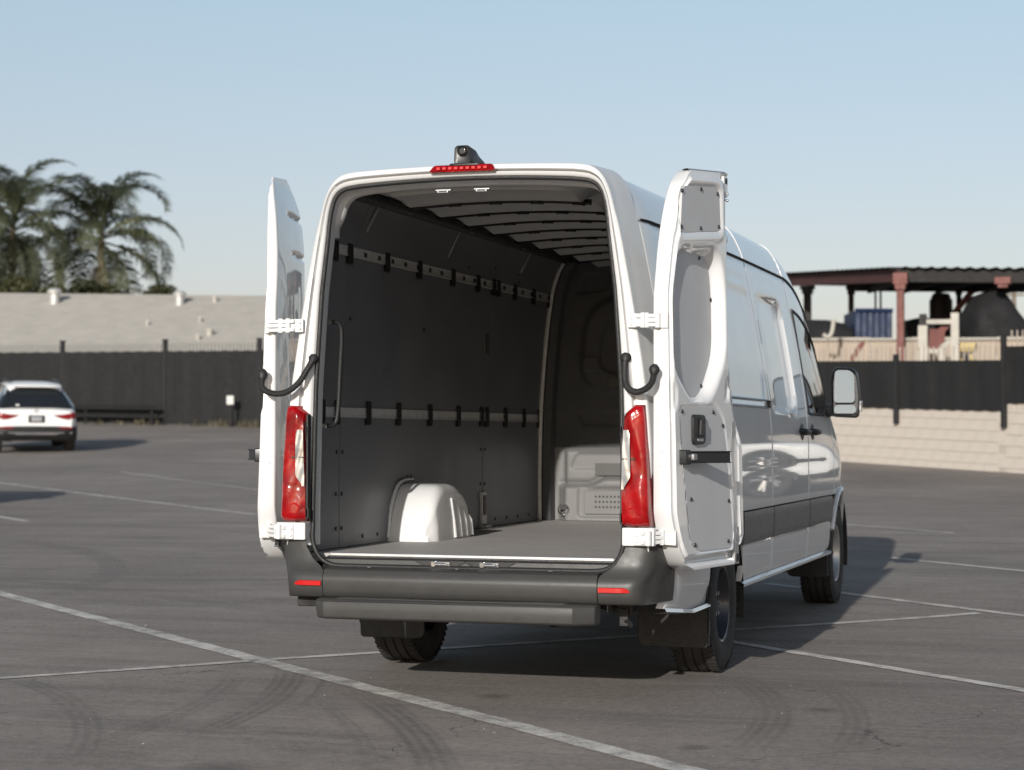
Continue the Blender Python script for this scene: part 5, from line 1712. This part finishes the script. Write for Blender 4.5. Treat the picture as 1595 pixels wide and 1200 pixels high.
    m = MB(); m.prism([(.84-.03, .755), (.852, .755), (.852, .83), (.82, .83)], lambda u, z: W(u, wi(z)-.03, z), lambda u, z: W(u, wi(z)-.016, z)); m.build('wedge_pad', M['galv'], door, 0, .003)
    # grey weather strip along the top edge
    m = MB()
    if s > 0: m.grid([[W(u, wv, ztop(u)+dz) for wv, dz in ((.03, -.002), (.034, .006), (.056, .009), (.066, .002), (.062, -.012))] for u in np.linspace(.27, .752, 20)])
    if s > 0: m.build('top_strip', M['galv'], door, 40)
    # hinges: a plate on the flank, a knuckled link, a plate on the body
    for zc_, top_ in ((1.833, True), (.808, False)):
        pa = W(-.004, .045, zc_)
        m = MB()
        th = .034
        uu = uh(zc_)
        for u, w0_, w1_, h_ in ((uu-.006, .012, wi(zc_)-.012, th),):
            m.prism([(w0_, zc_-h_), (w1_, zc_-h_*1.1), (w1_, zc_+h_), (w0_, zc_+h_)], lambda w, z: W(u+.008, w, z), lambda w, z: W(u-.006, w, z))
        m.build('hinge_leaf', M['frame_paint'], door, 0, .003)
        m = MB()
        xb = s*(.872 if top_ else .905)
        body = np.array([xb, -.006 if top_ else -.034, zc_])
        leaf = np.array(W(uu-.010, .030, zc_))
        if top_: m.box(tuple(body), (.085, .014, .066))
        else: m.box(tuple(body), (.075, .016, .070))
        mid = (body+leaf)/2+np.array([0, -.018, 0])
        for dz, hh, off in ((.021, .018, .0), (-.021, .018, .0), (0, .018, -.006)):
            aa, bb = body.copy(), leaf.copy()
            if dz == 0: aa = body+(leaf-body)*.25
            v = bb-aa; L = np.linalg.norm(v[:2]); an = math.atan2(v[1], v[0])
            cc = (aa+bb)/2+np.array([0, -.014+off, dz])
            m.box(tuple(cc), (L, .022, hh), Matrix.Rotation(an, 3, 'Z'))
        for q in (body+np.array([s*.035, -.016, 0]), leaf+np.array([0, -.014, 0]), mid):
            m.tube([tuple(q+np.array([0, 0, -.036])), tuple(q+np.array([0, 0, .036]))], .013, 10)
        for q in (body+np.array([-s*.025, -.007, .015]), body+np.array([-s*.025, -.007, -.015])):
            m.tube([tuple(q), tuple(q+np.array([0, -.008, 0]))], .009, 6)
        m.build('hinge_link', M['frame_paint'], door, 0, .003)
    return door, W, wi

dR, WR, wiR = make_door(1, (.945, .03), 79, .112, .088, 'open rear door whose grey inner boards and black handle face the camera')
dL, WL, wiL = make_door(-1, (1.0, .03), 77.5, .098, .056, 'open rear door seen on its white edge and glossy outer skin')
# lettering on the outer skin of the door that shows its outside
cu = bpy.data.curves.new('lettering', 'FONT')
cu.body = 'SPRINTER'
cu.size = .050; cu.extrude = .002; cu.space_character = 1.15
tx = bpy.data.objects.new('lettering', cu)
col.objects.link(tx)
me = bpy.data.meshes.new_from_object(tx)
bpy.data.objects.remove(tx)
me.materials.clear(); me.materials.append(M['chrome'])
tx = bpy.data.objects.new('lettering', me)
col.objects.link(tx)
tx.parent = dL
A = R(77.5)
du = Vector((-math.cos(A), math.sin(A), 0)); nn = Vector((-math.sin(A), -math.cos(A), 0))
# reads from the outer side: text runs from free edge towards the hinge when seen from outside
xa = du*1.0; ya = Vector((0, 0, 1)); za = xa.cross(ya)
if za.dot(-nn) < 0: xa = -xa; za = xa.cross(ya)
org = Vector(WL(.10 if xa.dot(du) > 0 else .48, -.020, 1.165))
tx.matrix_world = Matrix(((xa.x, ya.x, za.x, org.x), (xa.y, ya.y, za.y, org.y), (xa.z, ya.z, za.z, org.z), (0, 0, 0, 1)))
# black plate recess on that outer skin, above the bottom edge
m = MB(); m.prism(rpoly([(.06, .725), (.34, .725), (.34, .80), (.10, .80)], .01, 3), lambda u, z: WL(u, -.012, z), lambda u, z: WL(u, .01, z)); m.build('plate_trim', M['black'], dL, 0, .003)

# wiring conduits, from jamb to door
def conduit(pts, s):
    path = smooth_path(pts, 90)
    rad = [(.0165 if k % 2 else .0140) for k in range(len(path))]
    m = MB(); m.tube(path, rad, 10); o = m.build('wire_conduit', M['rubber'], van, 0)
    for i, (a, b) in enumerate(((path[0], path[6]), (path[-1], path[-7]))):
        d = (b-a)
        bo = MB(); bo.tube([a-d*.9, a-d*.4, a+d*.2, a+d*.9], [.012, .024, .026, .018], 10); bo.build('conduit_boot', M['rubber'], o, 50)
conduit([(.812, .03, 1.66), (.815, -.005, 1.60), (.830, -.035, 1.525), (.875, -.055, 1.495), (.925, -.062, 1.505), (.960, -.060, 1.54), (.968, -.045, 1.60)], 1)
conduit([(-.790, .03, 1.67), (-.800, -.01, 1.625), (-.840, -.045, 1.545), (-.900, -.06, 1.500), (-.970, -.068, 1.495), (-1.025, -.065, 1.525), (-1.035, -.040, 1.59)], -1)

# ------------------------------------------------------------------ wheels and running gear
def make_wheel(parent, rim_mat, name='wheel'):
    w = empty(name, (0, 0, 0), 0, parent)
    t = MB()
    hwid = .122
    prof = [(.105, .205), (.118, .235), (.124, .29), (.118, .335), (.104, .360), (.096, .367), (.078, .371)]
    ribs = []
    for x in (.066, .058): ribs.append((x, .3715 if x > .06 else .3615))
    P = prof+[(.062, .3718), (.058, .362), (.050, .362), (.046, .3720), (.006, .3724), (.002, .363), (-.002, .363), (-.006, .3724), (-.046, .3720), (-.050, .362), (-.058, .362), (-.062, .3718)]+[(-a, b) for a, b in prof[::-1]]
    t.lathe(P, (0, 0, 0), 'x', 72)
    t.build('tyre', M['tyre'], w, 28)
    # shoulder blocks
    lug = MB()
    for k in range(60):
        a = 2*math.pi*k/60
        for sg in (1, -1):
            rot = Matrix.Rotation(a, 3, 'X') @ Matrix.Rotation(R(18*sg), 3, 'Z')
            p = Matrix.Rotation(a, 3, 'X') @ Vector((sg*.094, 0, .366))
            lug.box(p, (.040, .024, .016), rot)
    o = lug.build('tread_blocks', M['tyre'], w, 0)
    o['kind'] = 'stuff'
    r = MB()
    dp = .05
    r.lathe([(.100, .212), (.108, .208), (.104, .198), (.080, .190), (.030, .178), (.012, .165), (.014, .140), (.030, .110), (.042, .085), (.060, .072), (.068, .05), (.068, .0)], (0, 0, 0), 'x', 48)
    r.lathe([(-.10, .212), (-.105, .2), (-.05, .18), (.0, .165)], (0, 0, 0), 'x', 48)
    r.build('rim', rim_mat, w, 40)
    hl = MB()
    for k in range(10):
        a = 2*math.pi*k/10
        hl.tube([(.018, .148*math.cos(a), .148*math.sin(a)), (.0235, .146*math.cos(a), .146*math.sin(a))], .019, 10)
    hl.build('rim_holes', M['seam'], w, 0)
    nu = MB()
    for k in range(6):
        a = 2*math.pi*k/6
        nu.tube([(.055, .062*math.cos(a), .062*math.sin(a)), (.08, .062*math.cos(a), .062*math.sin(a))], .012, 6)
    nu.build('wheel_nuts', M['galv'], w, 30)
    return w
w_rear = make_wheel(van, M['rim_dark'])
w_rear.location = (.852, YR, TR)
w2 = copy_tree(w_rear, van); w2.location = (-.852, YR, TR); w2.rotation_euler = (0, 0, math.pi)
w_front = make_wheel(van, M['rim'])
w_front.location = (.858, YF, TR+ZB)
w4 = copy_tree(w_front, van); w4.location = (-.858, YF, TR+ZB); w4.rotation_euler = (0, 0, math.pi)
for s in (1, -1):
    for yy, z0, z1, x0, x1 in ((1.115, .175, .56, .600, .975), (5.42, .26, .50, .68, .975)):
        m = MB()
        pl = rpoly([(x0, z1), (x0, z0), (x1, z0), (x1, z1)], [.01, .05, .02, .01], 5)
        m.prism(pl, lambda x, z: (s*x, yy+(z1-z)*.10, z), lambda x, z: (s*x, yy+.012+(z1-z)*.10, z))
        m.grid([[(s*x1, yy+(z1-z)*.10, z), (s*(x1+.004), yy+.03+(z1-z)*.1, z), (s*x1, yy+.085+(z1-z)*.04, z)] for z in np.linspace(z0+.01, z1+.12, 8)])
        m.build('mud_flap', M['rubber'], van, 30, .003)
ub = MB()
ub.box((0, 3.2, .60), (1.3, 6.2, .12)); 
for s in (1, -1): ub.box((s*.50, 3.2, .50), (.09, 6.3, .14))
for yy in (.25, .9, 2.4, 3.4, 4.6): ub.box((0, yy, .50), (1.0, .08, .10))
ub.build('chassis', M['under'], van, 0, .01)
m = MB()
m.tube([(-.78, YR, TR), (.78, YR, TR)], .05, 12); m.lathe([(-.16, .05), (-.11, .13), (0, .16), (.11, .13), (.16, .05)], (0, YR, TR), 'x', 20)
m.build('rear_axle', M['under'], van, 40)
m = MB()
for s in (1, -1): m.tube(smooth_path([(s*.55, .75, .47), (s*.55, 1.2, .40), (s*.55, YR, .36), (s*.55, 2.1, .41), (s*.55, 2.5, .50)], 20), .035, 6)
m.build('leaf_springs', M['under'], van, 30)
m = MB(); m.tube(smooth_path([(.28, .35, .44), (.28, .8, .42), (.30, 1.3, .50), (.25, 2.2, .45), (.2, 4, .42)], 24), .035, 10); m.lathe([(2.4, .05), (2.45, .1), (3.1, .1), (3.15, .05)], (.2, 0, .42), 'y', 16); m.build('exhaust_pipe', M['under'], van, 40)
m = MB(); m.tube([(-.35, .62, .385), (-.05, .62, .345), (.05, .62, .36), (.35, .62, .40)], .012, 6); m.tube([(-.48, .5, .43), (-.2, .5, .39), (.0, .5, .385)], .015, 6); m.box((0, .45, .43), (.9, .06, .06)); m.tube([(-.3, .35, .43), (.30, .35, .43)], .05, 10); m.build('tow_crossbar', M['under'], van, 30)
m = MB(); m.box((.74, .3, .455), (.10, .10, .06)); m.box((.755, .24, .41), (.04, .04, .08)); m.tube([(.70, .22, .46), (.70, .14, .46)], .02, 10); m.tube([(.765, .22, .40), (.785, .25, .37)], .014, 8); m.build('hitch_socket', M['rubber'], van, 0)
m = MB(); m.box((-.80, .15, .46), (.16, .2, .05)); m.build('bumper_stay', M['under'], van, 0, .005)
# ================================================================== white SUVs
M['carpaint'] = simple('white_car_paint', (.80, .80, .79), .35, 0, .8, .02, 2, .05)
M['tailred'] = simple('red_tail_lamp', (.20, .003, .005), .25, 0, .3, .15, 12)
M['plate'] = simple('dark_plate', (.02, .02, .022), .5)
M['plategrey'] = simple('plate_print', (.35, .36, .37), .6)
def make_suv():
    v = empty('suv')
    ysec = [0, .06, .16, .40, .8, 1.2, 2.0, 2.8, 3.5, 3.9, 4.3, 4.6, 4.75, 4.82]
    top = [.98, 1.00, 1.03, 1.05, 1.06, 1.06, 1.06, 1.04, 1.03, 1.02, .98, .92, .82, .70]
    bot = [.52, .46, .42, .40, .40, .40, .40, .40, .40, .40, .42, .44, .48, .52]
    hwv = [.80, .865, .905, .935, .945, .945, .945, .945, .94, .93, .89, .82, .74, .66]
    def sec(y):
        t, b, w = (cr(y, ysec, a) for a in (top, bot, hwv))
        return t, b, w
    def arch(y, b):
        z = b
        for yc in (.95, 3.82):
            q = .41**2-(y-yc)**2
            if q > 0: z = max(z, .36+math.sqrt(q))
        return z
    ys = sorted(set(list(np.linspace(0, 4.82, 60))+[yc+.41*math.cos(math.pi*k/24) for yc in (.95, 3.82) for k in range(25)]))
    m = MB(); rows = []
    for y in ys:
        t, b, w = sec(y); b = arch(y, b)
        h = t-b
        half = [(w*.96, b), (w*.985, b+h*.12), (w*.99, b+h*.35), (w, b+h*.62), (w*.985, b+h*.82), (w*.955, b+h*.94), (w*.90, t), (w*.45, t+.03), (0, t+.035)]
        rows.append([(x, y, z) for x, z in half]+[(-x, y, z) for x, z in half[-2::-1]])
    m.grid(rows); m.f.append(tuple(range(len(rows[0])))); m.f.append(tuple(len(rows[0])*(len(rows)-1)+i for i in range(len(rows[0]))))
    body = m.build('body', M['carpaint'], v, 40)
    # inside of arches, floor
    m = MB(); m.box((0, 2.4, .45), (1.5, 4.4, .25)); m.build('floor_pan', M['under'], v, 0)
    # greenhouse of dark glass, roof and pillars in white
    gs = [(.16, 1.02, 1.04, .86, .78), (.40, 1.0, 1.36, .89, .64), (.62, 1.0, 1.55, .89, .58), (1.2, 1.0, 1.585, .90, .585), (2.2, 1.0, 1.60, .90, .60), (2.9, 1.0, 1.56, .895, .60), (3.35, 1.0, 1.34, .87, .66), (3.75, 1.0, 1.04, .82, .74)]
    rows = []
    for y, zb_, zt_, wb_, wt_ in gs:
        rows.append([(x, y, z) for x, z in [(wb_, zb_), (wb_-.01, zb_+(zt_-zb_)*.3), (wt_+(wb_-wt_)*.4, zb_+(zt_-zb_)*.7), (wt_, zt_), (0, zt_+.015), (-wt_, zt_), (-wt_-(wb_-wt_)*.4, zb_+(zt_-zb_)*.7), (-wb_+.01, zb_+(zt_-zb_)*.3), (-wb_, zb_)]])
    m = MB(); m.grid(rows); m.f.append(tuple(range(9))); m.build('windows', M['glass'], v, 40)
    m = MB(); rows = []
    for y, zt_, wt_ in ((.40, 1.500, .52), (.44, 1.535, .57), (.62, 1.600, .60), (1.2, 1.640, .62), (2.2, 1.650, .63), (2.75, 1.610, .62), (2.95, 1.57, .60)):
        rows.append([(wt_+.02, y, zt_-.075), (wt_+.012, y, zt_-.04), (wt_-.05, y, zt_-.008), (.3, y, zt_+.02), (0, y, zt_+.025), (-.3, y, zt_+.02), (-wt_+.05, y, zt_-.008), (-wt_-.012, y, zt_-.04), (-wt_-.02, y, zt_-.075)])
    m.grid(rows); m.grid([rows[0], [(x, .62, 1.5) for x, y, z in rows[0]]]); m.build('roof', M['carpaint'], v, 40)
    for s in (1, -1):
        def gpt(y, q):
            for (a, b) in zip(gs[:-1], gs[1:]):
                if a[0] <= y <= b[0]:
                    t = (y-a[0])/(b[0]-a[0]); zb_, zt_, wb_, wt_ = (a[i]+(b[i]-a[i])*t for i in (1, 2, 3, 4)); break
            return (s*(wb_+(wt_-wb_)*q**1.2+.012), y, zb_+(zt_-zb_)*q)
        for nm, (y0, y1), wdt in (('rear_pillar', (.17, .66), .20), ('rear_door_pillar', (1.05, 1.25), .06), ('centre_pillar', (2.05, 2.1), .07), ('front_pillar', (3.70, 2.85), .08)):
            m = MB(); rows = []
            for q in np.linspace(0, 1, 10):
                yy = y0+(y1-y0)*q
                lim = lambda y: min(max(y, .17), 3.74)
                rows.append([gpt(lim(yy-wdt*.1), q), gpt(lim(yy+wdt*(1.0-.4*q)), q)])
            m.grid(rows)
            if nm == 'rear_pillar':
                m.grid([[r[0], (r[0][0]*.87, r[0][1]-.005, r[0][2])] for r in rows])
            m.build(nm, M['carpaint'] if nm in ('rear_pillar', 'front_pillar') else M['black'], v, 40)
        m = MB(); m.tube([(s*.55, .75, 1.635), (s*.57, .9, 1.69), (s*.58, 2.5, 1.70), (s*.57, 2.7, 1.64)], .018, 6); m.build('roof_rail', M['black'], v, 40)
        m = MB(); m.grid([[(s*x, y+dy, z) for dy, z in ((0, z0), (-.012, z0+.3*(z1-z0)), (-.012, z1-.2*(z1-z0)), (0, z1))] for x, y, z0, z1 in ((.40, -.005, .875, .895), (.50, -.006, .835, .90), (.62, -.006, .80, .910), (.74, -.004, .785, .93), (.82, .015, .79, .955), (.875, .07, .81, .965), (.915, .18, .84, .965), (.945, .40, .89, .94))]); m.build('tail_lamp', M['tailred'], v, 40)
        m = MB(); m.prism(rpoly([(.52, .54), (.80, .545), (.82, .60), (.55, .60)], .02, 3), lambda x, z: (s*x, .045, z-.09), lambda x, z: (s*x, -.01, z-.09)); m.build('tailpipe', M['chrome'], v, 20, .006)
        m = MB(); m.box((s*.66, -.032, .60), (.30, .03, .04)); m.build('reflector', M['tailred'], v, 0, .006)
        m = MB(); m.grid([[(s*(.952-.01*k), y, z) for k, z in enumerate((.42, .52, .56))] for y in np.linspace(1.40, 3.38, 12)]); m.build('sill_cladding', M['black'], v, 40)
        for yc in (.95, 3.82):
            m = MB(); m.tube([(s*.935, yc+.425*math.cos(t), .36+.425*math.sin(t)) for t in np.linspace(-.1, math.pi+.1, 24)], .035, 6); m.build('arch_trim', M['black'], v, 40)
            m = MB(); m.grid([[(s*x, yc+.44*math.cos(t), .36+.44*math.sin(t)) for x in (.90, .5)] for t in np.linspace(-.2, math.pi+.2, 20)]); m.build('arch_liner', M['under'], v, 40)
        m = MB(); m.box((s*1.0, 3.05, 1.06), (.20, .10, .14)); m.build('door_mirror', M['carpaint'], v, 0, .03)
        for yy in (1.55, 2.6):
            m = MB(); m.box((s*.955, yy, .93), (.02, .20, .03)); m.build('door_handle', M['chrome'], v, 0, .008)
        for yy in (1.15, 2.15, 3.2):
            m = MB(); m.box((s*.944, yy, .72), (.006, .008, .56)); m.build('door_seam', M['seam'], v, 0)
    # tailgate details
    m = MB(); rows = []
    for q in np.linspace(0, 1, 8):
        z = 1.07+.41*q; y = .155+.28*q; w = .78-.25*q
        rows.append([(x*w, y-.035-.02*math.cos(x*1.3), z) for x in np.linspace(-1, 1, 12)])
    m.grid(rows); m.build('rear_window', M['glass'], v, 40)
    m = MB(); m.box((0, .36, 1.545), (1.02, .22, .03)); m.build('roof_spoiler', M['carpaint'], v, 0, .012)
    m = MB(); m.grid([[(x, .02-.05*(1-(x/.95)**2)+dy+.12*max(0, abs(x)-.75)/.2, z) for dy, z in ((.02, .64), (-.025, .62), (-.03, .52), (-.01, .42), (.06, .33), (.2, .30))] for x in np.linspace(-.93, .93, 24)]); m.build('rear_bumper', M['black'], v, 50)
    m = MB(); m.grid([[(x, -.055-.02*(1-(x/.7)**2), z) for z in (.44+.03*(abs(x) > .5), .475, .50)] for x in np.linspace(-.62, .62, 14)]); m.build('skid_trim', M['chrome'], v, 40)
    m = MB(); m.box((0, -.022, .805), (.36, .02, .165)); pl = m.build('plate_frame', M['plate'], v, 0, .006)
    for dz, h_ in ((.045, .025), (-.005, .05), (-.052, .02)):
        m = MB(); m.box((0, -.034, .805+dz), (.24, .003, h_)); m.build('plate_print', M['plategrey'], pl, 0)
    m = MB(); m.lathe([(-.004, .055), (-.012, .05), (-.004, .042)], (0, .0, .985), 'y', 20); m.tube([(0, -.008, .985), (0, -.008, 1.035)], .006, 6); m.tube([(0, -.008, .985), (.043, -.008, .96)], .006, 6); m.tube([(0, -.008, .985), (-.043, -.008, .96)], .006, 6); m.build('emblem', M['chrome'], v, 40)
    m = MB(); m.tube([(-.46, .10, 1.12), (-.38, .095, 1.115)], .022, 8); m.build('window_sticker', M['sign'], v, 40)
    # wheels
    w = empty('wheel', (0, 0, 0), 0, v)
    m = MB(); m.lathe([(.08, .24), (.11, .26), (.118, .32), (.10, .355), (.07, .363), (0, .365), (-.07, .363), (-.10, .355), (-.118, .32), (-.11, .26), (-.08, .24)], (0, 0, 0), 'x', 40); m.build('tyre', M['tyre'], w, 30)
    m = MB(); m.lathe([(.09, .245), (.10, .235), (.04, .22), (.02, .1), (.02, 0)], (0, 0, 0), 'x', 40)
    m.build('rim', M['seam'], w, 40)
    m = MB()
    for k in range(5):
        a = 2*math.pi*k/5
        m.tube([(.075, .05*math.cos(a), .05*math.sin(a)), (.09, .235*math.cos(a+.1), .235*math.sin(a+.1))], [.04, .03], 6)
        m.tube([(.075, .05*math.cos(a), .05*math.sin(a)), (.09, .235*math.cos(a-.2), .235*math.sin(a-.2))], [.04, .03], 6)
    m.build('spokes', M['rim'], w, 40)
    w.location = (.83, .95, .365)
    for x, y, rz in ((.83, 3.82, 0), (-.83, .95, math.pi), (-.83, 3.82, math.pi)):
        c = copy_tree(w, v); c.location = (x, y, .365); c.rotation_euler = (0, 0, rz)
    return v
suv = make_suv()
tag(suv, 'white SUV seen from behind in front of the black fence at the left', 'SUV', 'white SUVs in the lot')
x, y = spot(57, 46.0)
suv.location = (x, y, gz(y)-.01)
suv.rotation_euler = (R(1.6), 0, R(35.5))
s2 = copy_tree(suv)
tag(s2, 'white SUV just outside the left edge, known by its shadow on the lot', 'SUV', 'white SUVs in the lot')
s2.scale = (1.08,)*3
s2.location = (-13.5, 10.7, gz(12.5)-.02); s2.rotation_euler = (R(1), 0, 0)
s3 = copy_tree(suv)
tag(s3, 'white SUV outside the right edge, mirrored in the flank of the van', 'SUV', 'white SUVs in the lot')
s3.location = (7.6, 19.4, gz(19.4)-.02); s3.rotation_euler = (0, 0, R(90))
